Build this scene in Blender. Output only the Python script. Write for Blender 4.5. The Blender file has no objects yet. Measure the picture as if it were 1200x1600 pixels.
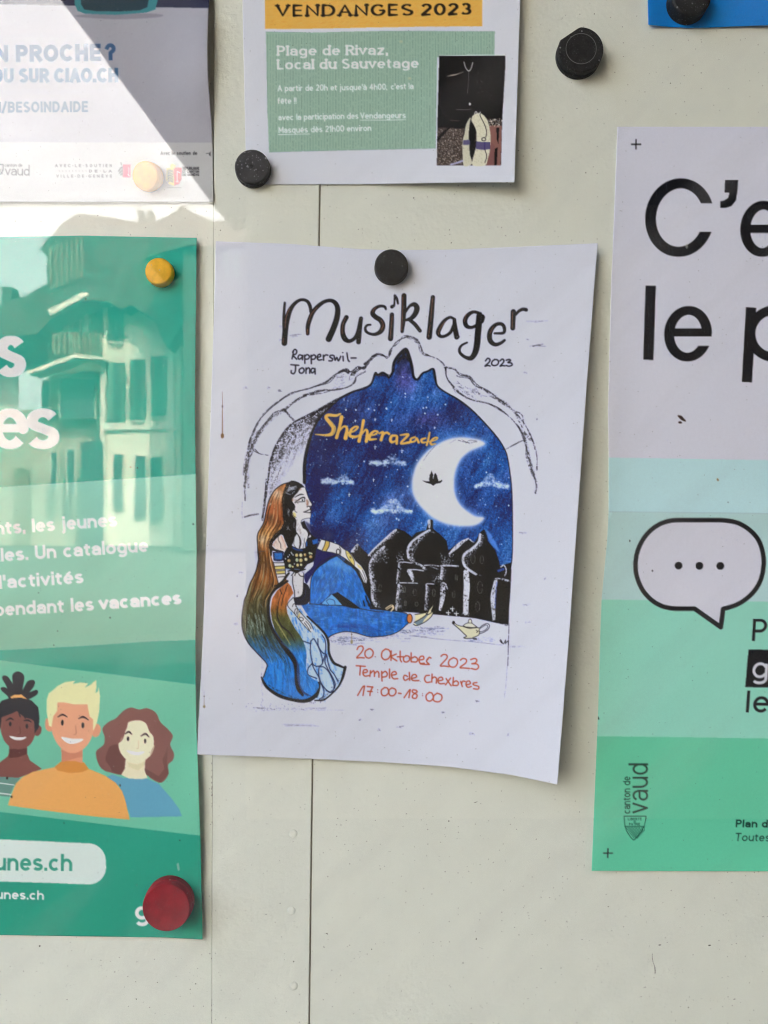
import bpy, bmesh, math, random
import numpy as np
from mathutils import Vector, Matrix

C = bpy.context.scene.collection
SC = bpy.context.scene
# ---------------------------------------------------------------- camera
S_ = 0.421 / 1200.0          # metres on the board per photo pixel
CD = 0.450                   # camera to board
GL = 0.040                   # glass in front of the board
cam = bpy.data.cameras.new('camera'); cam_o = bpy.data.objects.new('camera', cam); C.objects.link(cam_o)
cam.sensor_fit = 'VERTICAL'; cam.sensor_height = 9.6; cam.sensor_width = 7.2
cam.lens = 9.6 * CD / (1600 * S_)
cam_o.location = (0, -CD, 0); cam_o.rotation_euler = (math.radians(90), 0, 0)
cam.clip_start = 0.01; cam.clip_end = 2000
cam.dof.use_dof = True; cam.dof.focus_distance = CD - .003; cam.dof.aperture_fstop = cam.lens / 1.5
SC.camera = cam_o
# ---------------------------------------------------------------- daylight
SUN_EL, SUN_AZ = math.radians(42), math.radians(28)     # the sun stands behind the board: the notices are in open shade
world = bpy.data.worlds.new('World'); SC.world = world; world.use_nodes = True
nt = world.node_tree; bg = nt.nodes['Background']
sky = nt.nodes.new('ShaderNodeTexSky'); sky.sky_type = 'NISHITA'; sky.sun_disc = False
sky.sun_elevation = SUN_EL; sky.sun_rotation = SUN_AZ
sky.air_density = 0.7; sky.dust_density = 10.0; sky.ozone_density = 0.0; sky.altitude = 500
nt.links.new(sky.outputs[0], bg.inputs[0]); bg.inputs[1].default_value = 0.15
sun = bpy.data.lights.new('sun', 'SUN'); sun.energy = 2.4; sun.angle = math.radians(.5); sun.color = (1, .90, .76)
sun_o = bpy.data.objects.new('sun', sun); C.objects.link(sun_o)
sun_dir = Vector((math.sin(SUN_AZ) * math.cos(SUN_EL), math.cos(SUN_AZ) * math.cos(SUN_EL), math.sin(SUN_EL)))
sun_o.rotation_euler = sun_dir.to_track_quat('Z', 'Y').to_euler(); sun_o.location = (5, 5, 8)
SC.view_settings.view_transform = 'Standard'; SC.view_settings.look = 'None'
SC.view_settings.exposure = 4.34; SC.view_settings.gamma = 1
SC.cycles.max_bounces = 8; SC.cycles.diffuse_bounces = 5; SC.cycles.transparent_max_bounces = 12; SC.cycles.caustics_reflective = False; SC.cycles.filter_width = 1.15
E_GAIN = 0.74 * np.array([1.02, .965, .93])                # board illumination the print colours are reckoned against
GLASS_R = 0.038
# ---------------------------------------------------------------- print raster
# A small numpy painter.  It makes the flat print of each sheet (ink on paper);
# the colours are laid on the sheets' own vertices as ink colour.
def smoothnoise(h, w, cx, cy=None, seed=0):
    cy = cy or cx
    r = np.random.RandomState(seed)
    gh, gw = int(h / cy) + 3, int(w / cx) + 3
    g = r.rand(gh, gw).astype(np.float32)
    y = np.arange(h) / cy; x = np.arange(w) / cx
    yi = y.astype(int); xi = x.astype(int)
    fy = (y - yi); fx = (x - xi)
    fy = (fy * fy * (3 - 2 * fy))[:, None].astype(np.float32); fx = (fx * fx * (3 - 2 * fx))[None, :].astype(np.float32)
    a = g[yi][:, xi]; b = g[yi][:, xi + 1]; c = g[yi + 1][:, xi]; d = g[yi + 1][:, xi + 1]
    return (a * (1 - fx) + b * fx) * (1 - fy) + (c * (1 - fx) + d * fx) * fy


def fbm(h, w, c, seed=0, octaves=4, ratio=1.0):
    out = 0; amp = 1; tot = 0
    for k in range(octaves):
        cc = max(c / 2 ** k, 1.0)
        out = out + amp * smoothnoise(h, w, cc, max(cc * ratio, 1.0), seed + 17 * k)
        tot += amp; amp *= .55
    return out / tot


def spline(pts, n=6, closed=False):
    p = np.array(pts, float)
    if len(p) < 3: return p
    if closed: q = np.vstack([p[-1], p, p[0], p[1]])
    else: q = np.vstack([2 * p[0] - p[1], p, 2 * p[-1] - p[-2]])
    out = []
    t = np.linspace(0, 1, n, endpoint=False)[:, None]
    for i in range(1, len(q) - 2):
        a, b, c, d = q[i - 1], q[i], q[i + 1], q[i + 2]
        out.append(.5 * ((2 * b) + (-a + c) * t + (2 * a - 5 * b + 4 * c - d) * t * t + (-a + 3 * b - 3 * c + d) * t ** 3))
    if not closed: out.append(q[-2][None])
    return np.vstack(out)


class Canvas:
    def __init__(self, x0, y0, x1, y1, ss=2, base=(255, 255, 255), seed=1):
        self.x0, self.y0, self.ss = x0, y0, ss
        self.W, self.H = int((x1 - x0) * ss), int((y1 - y0) * ss)
        self.img = np.empty((self.H, self.W, 3), np.float32); self.img[:] = base
        self.seed = seed
        self._g = None
        self.ox, self.oy, self.sc = 0.0, 0.0, 1.0

    def zoomed(self, x0=0.0, y0=0.0, s=1.0):
        """coordinates that follow are read as x0 + x/s"""
        self.ox, self.oy, self.sc = x0, y0, s

    @property
    def grain(self):
        if self._g is None:
            a = smoothnoise(self.H, self.W, 1.05 * self.ss, seed=self.seed + 5)
            b = smoothnoise(self.H, self.W, 3.0 * self.ss, seed=self.seed + 6)
            g = .65 * a + .35 * b
            self._g = (g - g.min()) / (g.max() - g.min())
        return self._g

    def tr(self, pts):
        p = np.array(pts, float).reshape(-1, 2)
        p = np.array([self.ox, self.oy]) + p / self.sc
        return (p - (self.x0, self.y0)) * self.ss

    def box(self, p, pad):
        a = max(int(p[:, 0].min() - pad), 0); b = min(int(p[:, 0].max() + pad) + 2, self.W)
        c = max(int(p[:, 1].min() - pad), 0); d = min(int(p[:, 1].max() + pad) + 2, self.H)
        return a, b, c, d

    def blend(self, a, b, c, d, m, color):
        if b <= a or d <= c: return
        m = m[..., None]
        s = self.img[c:d, a:b]
        if callable(color):
            yy, xx = np.mgrid[c:d, a:b]
            col = color(self.x0 + xx / self.ss, self.y0 + yy / self.ss)
        else: col = np.array(color, np.float32)
        self.img[c:d, a:b] = s * (1 - m) + col * m

    def polymask(self, p, a, b, c, d):
        yy, xx = np.mgrid[c:d, a:b].astype(np.float32); xx += .5; yy += .5
        m = np.zeros(xx.shape, bool)
        n = len(p)
        for i in range(n):
            x1, y1 = p[i]; x2, y2 = p[(i + 1) % n]
            if y1 == y2: continue
            lo, hi = (y1, y2) if y1 < y2 else (y2, y1)
            r0 = max(int(np.floor(lo - .5)) - c, 0); r1 = min(int(np.ceil(hi + .5)) - c, d - c)
            if r1 <= r0: continue
            Y = yy[r0:r1]
            m[r0:r1] ^= ((Y >= lo) & (Y < hi) & (xx[r0:r1] < (Y - y1) * (x2 - x1) / (y2 - y1) + x1))
        return m

    def poly(self, pts, color, alpha=1.0, smooth=False, rough=0, soft=0):
        p = spline(pts, 5, True) if smooth else np.array(pts, float)
        p = self.tr(p)
        pad = soft * self.ss * 2 + 2
        a, b, c, d = self.box(p, pad)
        if b <= a or d <= c: return
        m = self.polymask(p, a, b, c, d).astype(np.float32)
        if soft:
            k = max(int(soft * self.ss), 1)
            for _ in range(2):
                for ax in (0, 1):
                    cs = np.cumsum(np.concatenate([np.zeros_like(np.take(m, [0], ax)), m], ax), ax)
                    n = m.shape[ax]
                    i1 = np.clip(np.arange(n) + k + 1, 0, n); i0 = np.clip(np.arange(n) - k, 0, n)
                    m = (np.take(cs, i1, ax) - np.take(cs, i0, ax)) / (2 * k + 1)
        if rough: m = m * np.clip((self.grain[c:d, a:b] - rough * .60) * 4 + .5, 0, 1)
        self.blend(a, b, c, d, m * alpha, color)

    def stroke(self, pts, w, color, alpha=1.0, smooth=True, rough=0, cap='round', soft=.5, n=6):
        """w in photo pixels (a number or one per point)"""
        w = np.full(len(pts), w, float) if np.isscalar(w) else np.array(w, float)
        P = np.column_stack([np.array(pts, float), w])
        if len(P) > 2:
            keep = np.r_[True, np.hypot(*(P[1:, :2] - P[:-1, :2]).T) > 1e-4]
            P = P[keep]
        if smooth and len(P) > 2: P = spline(P, n)
        p = self.tr(P[:, :2]); w = P[:, 2] * self.ss / 2
        pad = w.max() * 1.5 + 3
        a, b, c, d = self.box(p, pad)
        if b <= a or d <= c: return
        m = np.zeros((d - c, b - a), np.float32)
        N = len(p)
        if N < 2: return
        cum = np.r_[0, np.cumsum(np.hypot(*(p[1:] - p[:-1]).T))]
        u0 = (p[1] - p[0]) / max(cum[1], 1e-6); u1 = (p[-1] - p[-2]) / max(cum[-1] - cum[-2], 1e-6)
        for i in range(N - 1):
            q = p[i:i + 2]; ww = max(w[i], w[i + 1])
            sa, sb, sc_, sd = self.box(q, ww * 1.5 + 2)
            if sb <= sa or sd <= sc_: continue
            yy, xx = np.mgrid[sc_:sd, sa:sb].astype(np.float32); xx += .5; yy += .5
            v = q[1] - q[0]; L = max(np.hypot(*v), 1e-6); u = v / L
            rx, ry = xx - q[0][0], yy - q[0][1]
            t = rx * u[0] + ry * u[1]; e = np.abs(rx * u[1] - ry * u[0])
            tc = np.clip(t, 0, L)
            ww = w[i] + (w[i + 1] - w[i]) * tc / L
            first, last = i == 0, i == N - 2
            if cap == 'round': dd = np.hypot(t - tc, e) - ww
            else:
                ext = ww if cap == 'square' else 0
                dd = np.hypot(t - tc, e) - ww
                if first:
                    df = np.maximum(e - ww, -t - ext); dd = np.where(t < 0, df, dd)
                if last:
                    df = np.maximum(e - ww, t - L - ext); dd = np.where(t > L, df, dd)
                if not first and cum[i] < 1.6 * w[0]:      # keep the flat end flat where its neighbours are short
                    g = -((xx - p[0][0]) * u0[0] + (yy - p[0][1]) * u0[1]) - ext
                    dd = np.maximum(dd, g)
                if not last and cum[-1] - cum[i + 1] < 1.6 * w[-1]:
                    g = ((xx - p[-1][0]) * u1[0] + (yy - p[-1][1]) * u1[1]) - ext
                    dd = np.maximum(dd, g)
            cov = np.clip(.5 - dd / max(soft * self.ss, 1e-3) * .9, 0, 1)
            s = m[sc_ - c:sd - c, sa - a:sb - a]
            np.maximum(s, cov, out=s)
        if rough: m = m * np.clip((self.grain[c:d, a:b] - rough * .60) * 4 + .5, 0, 1)
        self.blend(a, b, c, d, m * alpha, color)

    def ell(self, x, y, rx, ry, color, alpha=1.0, rough=0, rot=0, soft=0):
        t = np.linspace(0, 2 * np.pi, 24, endpoint=False)
        c, s = np.cos(rot), np.sin(rot)
        self.poly(np.column_stack([x + rx * np.cos(t) * c - ry * np.sin(t) * s, y + rx * np.cos(t) * s + ry * np.sin(t) * c]), color, alpha, rough=rough, soft=soft)

    def sample(self, px, py):
        """area-averaged colour at photo coordinates"""
        s = self.ss
        h, w = self.H // s, self.W // s
        if not hasattr(self, 'small'):
            self.small = self.img[:h * s, :w * s].reshape(h, s, w, s, 3).mean((1, 3))
        x = np.clip(px - self.x0 - .5, 0, w - 1.001); y = np.clip(py - self.y0 - .5, 0, h - 1.001)
        xi, yi = x.astype(int), y.astype(int); fx = (x - xi)[:, None]; fy = (y - yi)[:, None]
        S = self.small
        return (S[yi, xi] * (1 - fx) + S[yi, xi + 1] * fx) * (1 - fy) + (S[yi + 1, xi] * (1 - fx) + S[yi + 1, xi + 1] * fx) * fy


# ------------------------------------------------- stroke letters (skeletons)
# y: 0 baseline, 1 x-height, 2 ascender/capital height, -1 descender; x: 0..1 over the glyph's width
def arc(cx, cy, rx, ry, a0, a1, n=18):
    t = np.radians(np.linspace(a0, a1, n))
    return [(cx + rx * math.cos(v), cy + ry * math.sin(v)) for v in t]


def capsbowl(y0, y1, x0=0., x1=1.):
    m = (y0 + y1) / 2; r = (y1 - y0) / 2; k = x1 - .48 * (x1 - x0)
    return [(x0, y1), (k, y1)] + arc(k, m, x1 - k, r, 90, -90, 12)[1:-1] + [(k, y0), (x0, y0)]


SK = {
    'a': (.50, [arc(.46, .72, .44, .28, 155, 90, 6) + arc(.5, .60, .5, .40, 90, 0, 8) + [(1, 0)], [(1, .56), (.45, .56)] + arc(.38, .28, .38, .28, 90, 270, 12) + arc(.5, .4, .5, .4, 270, 340, 6)]),
    'b': (.54, [[(0, 2), (0, 0)], arc(.5, .5, .5, .5, 150, -150, 24)]),
    'c': (.50, [arc(.54, .5, .54, .5, 48, 312, 22)]),
    'd': (.54, [[(1, 2), (1, 0)], arc(.5, .5, .5, .5, 30, 330, 24)]),
    'e': (.53, [[(.03, .52), (1, .52)] + arc(.5, .5, .5, .5, 2, 318, 26)]),
    'f': (.32, [[(.35, 0), (.35, 1.6)] + arc(.75, 1.66, .4, .34, 180, 95, 8), [(0, 1), (.9, 1)]]),
    'g': (.54, [arc(.5, .5, .5, .5, 30, 330, 24), [(1, 1), (1, -.35)] + arc(.5, -.38, .5, .62, 0, -150, 14)]),
    'h': (.52, [[(0, 2), (0, 0)], arc(.5, .52, .5, .48, 165, 0, 14) + [(1, 0)]]),
    'i': (.0, [[(.5, 1), (.5, 0)], [(.5, 1.93), (.5, 1.95)]]),
    'j': (.10, [[(.8, 1), (.8, -.5)] + arc(.1, -.5, .7, .45, 0, -80, 8), [(.8, 1.93), (.8, 1.95)]]),
    'k': (.48, [[(0, 2), (0, 0)], [(.95, 1), (.05, .35)], [(.35, .6), (1, 0)]]),
    'l': (.0, [[(.5, 2), (.5, 0)]]),
    'm': (.86, [[(0, 1), (0, 0)], arc(.25, .55, .25, .45, 165, 0, 12) + [(.5, 0)], arc(.75, .55, .25, .45, 165, 0, 12) + [(1, 0)]]),
    'n': (.52, [[(0, 1), (0, 0)], arc(.5, .52, .5, .48, 165, 0, 14) + [(1, 0)]]),
    'o': (.56, [arc(.5, .5, .5, .5, 0, 360, 32)]),
    'p': (.54, [[(0, 1), (0, -1)], arc(.5, .5, .5, .5, 150, -150, 24)]),
    'q': (.54, [[(1, 1), (1, -1)], arc(.5, .5, .5, .5, 30, 330, 24)]),
    'r': (.30, [[(0, 1), (0, 0)], arc(.9, .45, .9, .55, 170, 88, 8)]),
    's': (.46, [arc(.5, .75, .46, .25, 25, 215, 14) + [(.5, .5)] + arc(.5, .25, .48, .25, 35, -155, 14)]),
    't': (.30, [[(.35, 1.5), (.35, .35)] + arc(.85, .32, .5, .32, 180, 265, 7), [(0, 1), (.95, 1)]]),
    'u': (.52, [[(0, 1), (0, .48)] + arc(.5, .48, .5, .48, 180, 345, 14), [(1, 1), (1, 0)]]),
    'v': (.50, [[(0, 1), (.5, 0), (1, 1)]]),
    'w': (.80, [[(0, 1), (.27, 0), (.5, 1), (.73, 0), (1, 1)]]),
    'x': (.48, [[(0, 1), (1, 0)], [(0, 0), (1, 1)]]),
    'y': (.50, [[(0, 1), (.5, 0)], [(1, 1), (.3, -.9), (.05, -1)]]),
    'z': (.46, [[(0, 1), (1, 1), (0, 0), (1, 0)]]),
    'A': (.66, [[(0, 0), (.5, 2), (1, 0)], [(.2, .62), (.8, .62)]]),
    'B': (.56, [capsbowl(1.05, 2, 0, .94), capsbowl(0, 1.05), [(0, 0), (0, 2)]]),
    'C': (.66, [arc(.54, 1, .54, 1, 42, 318, 26)]),
    'D': (.62, [[(0, 0), (0, 2), (.4, 2)] + arc(.4, 1, .6, 1, 90, -90, 18) + [(0, 0)]]),
    'E': (.46, [[(1, 2), (0, 2), (0, 0), (1, 0)], [(0, 1.03), (.9, 1.03)]]),
    'F': (.46, [[(1, 2), (0, 2), (0, 0)], [(0, 1.03), (.9, 1.03)]]),
    'G': (.68, [arc(.52, 1, .52, 1, 42, 345, 26) + [(1, .95), (.6, .95)]]),
    'H': (.60, [[(0, 0), (0, 2)], [(1, 0), (1, 2)], [(0, 1.03), (1, 1.03)]]),
    'I': (.0, [[(.5, 0), (.5, 2)]]),
    'L': (.44, [[(0, 2), (0, 0), (1, 0)]]),
    'M': (.74, [[(0, 0), (0, 2), (.5, .5), (1, 2), (1, 0)]]),
    'N': (.62, [[(0, 0), (0, 2), (1, 0), (1, 2)]]),
    'O': (.72, [arc(.5, 1, .5, 1, 0, 360, 36)]),
    'P': (.54, [capsbowl(.88, 2), [(0, 0), (0, 2)]]),
    'Q': (.72, [arc(.5, 1, .5, 1, 0, 360, 36), [(.6, .5), (1, 0)]]),
    'R': (.56, [capsbowl(.95, 2), [(0, 0), (0, 2)], [(.5, .95), (1, 0)]]),
    'S': (.54, [arc(.5, 1.5, .47, .5, 35, 200, 12) + [(.5, 1.02)] + arc(.5, .5, .5, .5, 25, -150, 14)]),
    'T': (.58, [[(0, 2), (1, 2)], [(.5, 2), (.5, 0)]]),
    'U': (.60, [[(0, 2), (0, .6)] + arc(.5, .6, .5, .6, 180, 360, 16) + [(1, 2)]]),
    'V': (.64, [[(0, 2), (.5, 0), (1, 2)]]),
    '0': (.56, [arc(.5, 1, .5, 1, 0, 360, 30)]),
    '1': (.26, [[(0, 1.6), (.8, 2), (.8, 0)]]),
    '2': (.50, [arc(.5, 1.45, .48, .55, 165, -20, 14) + [(0, 0), (1, 0)]]),
    '3': (.50, [arc(.47, 1.5, .42, .5, 150, -80, 14) + arc(.45, .52, .52, .52, 80, -150, 16)]),
    '4': (.56, [[(.75, 0), (.75, 2), (0, .55), (1, .55)]]),
    '.': (.0, [[(.5, 0), (.5, .02)]]),
    ',': (.0, [[(.5, .05), (.5, 0), (.3, -.3)]]),
    "'": (.0, [[(.6, 2), (.6, 1.75), (.3, 1.45)]]),
    '!': (.0, [[(.5, 2), (.5, .7)], [(.5, 0), (.5, .02)]]),
    '?': (.42, [arc(.5, 1.5, .5, .5, 160, -50, 14) + [(.5, .85), (.5, .6)], [(.5, 0), (.5, .02)]]),
    '/': (.34, [[(0, -.2), (1, 2.1)]]),
    '-': (.3, [[(0, .62), (1, .62)]]),
    '·': (.0, [[(.5, .95), (.5, .97)]]),
}
ACC = {'é': ('e', [(.38, 1.38), (.72, 1.78)]), 'è': ('e', [(.62, 1.38), (.28, 1.78)]), 'à': ('a', [(.62, 1.38), (.28, 1.78)]),
       'ê': ('e', [(.2, 1.35), (.5, 1.75), (.8, 1.35)]), 'È': ('E', [(.62, 2.25), (.3, 2.6)]), 'É': ('E', [(.38, 2.25), (.72, 2.6)])}


def letters(cv, text, A, B, xh, asc, wt, color, gap=.22, desc=None, space=.45, slab=0, thin=1.0, shear=0, alpha=1.0, soft=.5, wide=1.0):
    """text from photo point A to B on the baseline; xh / asc / wt in photo pixels; the advance is scaled to fill A..B"""
    desc = desc or (asc - xh) * .95
    A = np.array(A, float); B = np.array(B, float)
    # natural layout
    x = 0; lay = []
    for ch in text:
        if ch == ' ': x += space * asc; continue
        base, extra = ACC[ch] if ch in ACC else (ch, None)
        w, st = SK[base]
        gw = w * asc * wide + wt
        lay.append((x, gw, base, st, extra)); x += gw + gap * asc * .5
    total = x - gap * asc * .5
    L = np.hypot(*(B - A)); u = (B - A) / L; n = np.array([u[1], -u[0]])
    k = L / total
    def Y(y, low):
        h = wt / 2
        if y <= 0: return h + y * desc
        if y <= 1 and low: return h + y * (xh - wt)
        if low: return xh - h + (y - 1) * (asc - xh)
        return h + y / 2 * (asc - wt)
    for (x0, gw, base, st, extra) in lay:
        low = base.islower() or base in ".,;"
        def M(pt):
            X = (x0 + wt / 2 + pt[0] * (gw - wt)) * k; yy = Y(pt[1], low)
            X += shear * yy
            return A + u * X + n * yy
        sts = list(st) + ([extra] if extra else [])
        for s in sts:
            P = np.array([M(q) for q in s])
            acc_w = wt * (.8 if s is extra else 1)
            if thin < 1:
                dv = np.gradient(P, axis=0) if len(P) > 1 else P * 0
                ang = np.abs(dv @ n) / np.maximum(np.hypot(dv[:, 0], dv[:, 1]), 1e-6)
                ww = acc_w * (thin + (1 - thin) * ang)
            else: ww = np.full(len(P), acc_w)
            cv.stroke(P, ww, color, alpha, smooth=False, cap='butt' if (base in 'cesCSG23g5' and len(s) > 6) or base in 'oO0' else 'square', soft=soft)
            if slab and len(s) >= 2:
                for e, f in ((0, 1), (-1, -2)):
                    dx, dy = abs(s[e][0] - s[f][0]), abs(s[e][1] - s[f][1])
                    if dy > .3 and len(s) < 30 and s[e][1] in (0, 1, 2, -1) and base not in 'esctag23S':
                        c = M(s[e]); hw = slab
                        cv.stroke([c - u * (hw + wt * .5), c + u * (hw + wt * .5)], wt * max(thin, .5), color, alpha, smooth=False, cap='butt', soft=soft)
INK = (26, 25, 29)


def Z(pts, x0, y0, s):
    return [(x0 + p[0] / s, y0 + p[1] / s) + tuple(p[2:]) for p in pts]


def zs(cv, pts, x0, y0, s, w, color, **k):
    """stroke from zoomed coordinates; width in zoomed pixels too"""
    w = w / s if np.isscalar(w) else [q / s for q in w]
    cv.stroke(Z(pts, x0, y0, s), w, color, **k)


def zp(cv, pts, x0, y0, s, color, **k):
    cv.poly(Z(pts, x0, y0, s), color, **k)


def jitterline(cv, pts, w, color, passes=3, amp=1.0, rough=.7, seed=0, alpha=.9):
    """a charcoal line: several loose passes of one curve"""
    r = np.random.RandomState(seed)
    P = spline(pts, 5)
    for k in range(passes):
        a, b = sorted(r.rand(2) * [.35, 1] * len(P)) if k else (0, len(P))
        a, b = int(a), max(int(b), int(a) + 4)
        q = P[a:b]
        if len(q) < 3: continue
        off = smoothnoise(2, len(q), 5, seed=seed * 31 + k)[0] - .5
        off2 = smoothnoise(2, len(q), 5, seed=seed * 57 + k)[0] - .5
        q = q + np.column_stack([off, off2]) * amp * 2 * (1 + .4 * k)
        ww = w * 1.3 * (.6 + .9 * smoothnoise(2, len(q), 4, seed=seed + 9 * k)[0]) * (1 if k == 0 else .6)
        cv.stroke(q, ww, color, alpha, smooth=False, rough=rough)


SKYPOLY = [(475.7, 754), (475.8, 728), (479, 705), (487, 677), (497.5, 656), (514.6, 637), (533.7, 621), (550.7, 612.5), (567.7, 607), (580, 600), (586.3, 583), (590, 586), (597.5, 582.3), (604, 585.5), (608, 590),
           (614, 580), (616, 566), (624, 554), (634, 545.4), (639, 556), (643.5, 572), (646, 588), (652, 593), (660, 583.5), (668, 580.3), (677, 576.5), (680.6, 590), (683, 602), (693, 611), (717, 625), (738.7, 642),
           (760, 664), (777.7, 684.7), (788.5, 702), (793, 715), (796.5, 736.7), (799, 758), (800.6, 791), (800.6, 860), (798.5, 885), (796, 925), (794, 976), (771, 972.5), (738, 965), (677, 959), (615, 955), (578, 952),
           (500, 945), (486, 905), (490, 880), (486, 840), (483, 800), (480, 775)]
CITY = [(535, 880), (548, 864), (558, 849.5), (566, 858), (576, 867), (600, 842), (619.4, 825.4), (632, 830), (643.6, 839), (650, 832), (666, 828), (669, 816), (672.5, 811.5), (676.5, 814), (676.5, 826), (689, 836), (698, 845), (700.5, 860),
        (716, 848), (728, 841), (742, 847), (750, 832), (756, 827), (761, 831), (762, 845), (774, 860), (780, 877), (781, 884), (796, 880), (799.6, 878), (798.5, 890), (797, 925), (795, 950), (793.6, 975.5), (785, 975), (771.7, 972), (755, 968), (737.8, 965), (705, 962), (677.4, 959.5),
        (650, 957), (614, 954.5), (578, 952), (560, 930), (540, 900)]
MOON_Z = [(730, 800), (690, 775), (640, 765), (570, 757), (500, 762), (440, 780), (380, 812), (310, 860), (245, 940), (218, 1010), (205, 1080), (212, 1160), (250, 1230), (300, 1285), (360, 1335), (440, 1372), (520, 1388), (600, 1392), (670, 1380),
          (722, 1335), (660, 1325), (610, 1295), (560, 1255), (525, 1205), (505, 1140), (503, 1060), (515, 990), (545, 920), (575, 885), (620, 850), (680, 825)]


def paint_sky(cv):
    S = cv.ss
    p = np.array(SKYPOLY)
    q = cv.tr(p); a, b, c, d = cv.box(q, 3)
    m = cv.polymask(q, a, b, c, d).astype(np.float32)
    h, w = d - c, b - a
    yy, xx = np.mgrid[c:d, a:b].astype(np.float32)
    px = cv.x0 + xx / S; py = cv.y0 + yy / S
    # slanting pencil grain: noise sampled on sheared axes
    def sheared(cx, cy, sh, seed):
        W2 = w + int(abs(sh) * h) + 8
        n = smoothnoise(h, W2, cx * S, cy * S, seed)
        idx = (np.arange(w)[None, :] + (np.arange(h)[:, None] * sh).astype(int) + (0 if sh > 0 else int(abs(sh) * h))).clip(0, W2 - 1)
        return n[np.arange(h)[:, None], idx]
    big = .6 * sheared(40, 60, .45, 3) + .4 * sheared(16, 30, .45, 4)
    mid = sheared(5, 16, .5, 5); fine = sheared(1.5, 6, .4, 6); fn2 = smoothnoise(h, w, 1.2 * S, seed=8)
    big = (big - big.min()) / (big.max() - big.min())
    v = .50 * big + .15 * mid + .16 * fine + .19 * fn2
    v = np.clip((v - .33) / .52, 0, 1)
    # darker towards the left rim and lower middle as drawn
    dk = np.exp(-((px - 505) / 26) ** 2) * .35 + np.exp(-(((px - 530) / 40) ** 2 + ((py - 850) / 40) ** 2)) * .45
    dk += np.exp(-(((px - 600) / 60) ** 2 + ((py - 690) / 30) ** 2)) * .25 + np.exp(-(((px - 640) / 40) ** 2 + ((py - 745) / 55) ** 2)) * .12
    dk += np.exp(-(((px - 565) / 40) ** 2 + ((py - 690) / 35) ** 2)) * .2
    lt = np.exp(-(((px - 585) / 18) ** 2 + ((py - 600) / 12) ** 2)) * .5 + np.exp(-(((px - 690) / 60) ** 2 + ((py - 615) / 16) ** 2)) * .2
    lt += np.exp(-(((px - 700) / 30) ** 2 + ((py - 675) / 12) ** 2)) * .4 + np.exp(-(((px - 600) / 60) ** 2 + ((py - 815) / 22) ** 2)) * .22
    lt += np.exp(-(((px - 520) / 40) ** 2 + ((py - 800) / 25) ** 2)) * .2
    lt += np.exp(-(((px - 632) / 10) ** 2 + ((py - 700) / 60) ** 2)) * .18 + np.exp(-(((px - 790) / 10) ** 2 + ((py - 850) / 60) ** 2)) * .2
    v = np.clip(v - dk + lt, 0, 1)[..., None]
    navy = np.array([20, 36, 84.]); blue = np.array([30, 80, 152.]); light = np.array([96, 146, 208.])
    col = np.where(v < .5, navy + (blue - navy) * v * 2, blue + (light - blue) * (v - .5) * 2 * .85)
    vio = np.clip(sheared(22, 30, .5, 11) * 1.6 - .75, 0, 1)
    vio = vio * .35 + np.exp(-(((px - 672) / 34) ** 2 + ((py - 655) / 18) ** 2)) * .75 + np.exp(-(((px - 632) / 16) ** 2 + ((py - 590) / 26) ** 2)) * .7
    vio += np.exp(-(((px - 503) / 14) ** 2 + ((py - 712) / 26) ** 2)) * .6 + np.exp(-(((px - 565) / 22) ** 2 + ((py - 650) / 22) ** 2)) * .5 + np.exp(-(((px - 735) / 18) ** 2 + ((py - 790) / 30) ** 2)) * .35
    vio = np.clip(vio * (.55 + .7 * mid), 0, .8)[..., None]
    col = col * (1 - vio) + (np.array([88, 82, 152.]) * (.62 + .7 * v)) * vio
    gr = np.clip(.5 + (fn2 - .5) * 1.1, 0, 1)[..., None]
    col = col * (.84 + .32 * gr)
    cv.img[c:d, a:b] = cv.img[c:d, a:b] * (1 - m[..., None]) + col * m[..., None]
    r = np.random.RandomState(4)
    # pencil strokes, light and dark, following the slope
    for i in range(1500):
        x = r.uniform(478, 798); y = r.uniform(552, 950)
        if not inside(p, x, y): continue
        L = r.uniform(4, 14); an = math.radians(r.normal(112 if x < 640 else 100, 10))
        dx, dy = math.cos(an) * L, math.sin(an) * L
        if not inside(p, x + dx, y + dy): continue
        lightc = r.rand() < .48
        cc = (96, 140, 215) if lightc else (18, 26, 74)
        cv.stroke([(x, y), (x + dx, y + dy)], r.uniform(.6, 1.3), cc, alpha=r.uniform(.15, .42), smooth=False, rough=.6)
    # moon with a pale blue halo
    M = Z(MOON_Z, 600, 520, 4.615)
    cv.poly(M, (96, 144, 222), .85, smooth=True, soft=9)
    cv.poly(M, (140, 176, 232), .7, smooth=True, soft=5)
    cv.poly(M, (186, 204, 240), .9, smooth=True, soft=3)
    cv.poly(M, (205, 205, 219), 1, smooth=True, soft=1.2)
    for q, w_ in (([(535, 775), (600, 790), (670, 785)], 5), ([(560, 770), (620, 800), (640, 790)], 3), ([(590, 795), (620, 775), (670, 780)], 4), ([(285, 920), (320, 870), (370, 815)], 4), ([(470, 800), (500, 780), (520, 770)], 2)):
        zs(cv, q, 600, 520, 4.615, w_, (60, 60, 70), alpha=.75, rough=.6)
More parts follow.
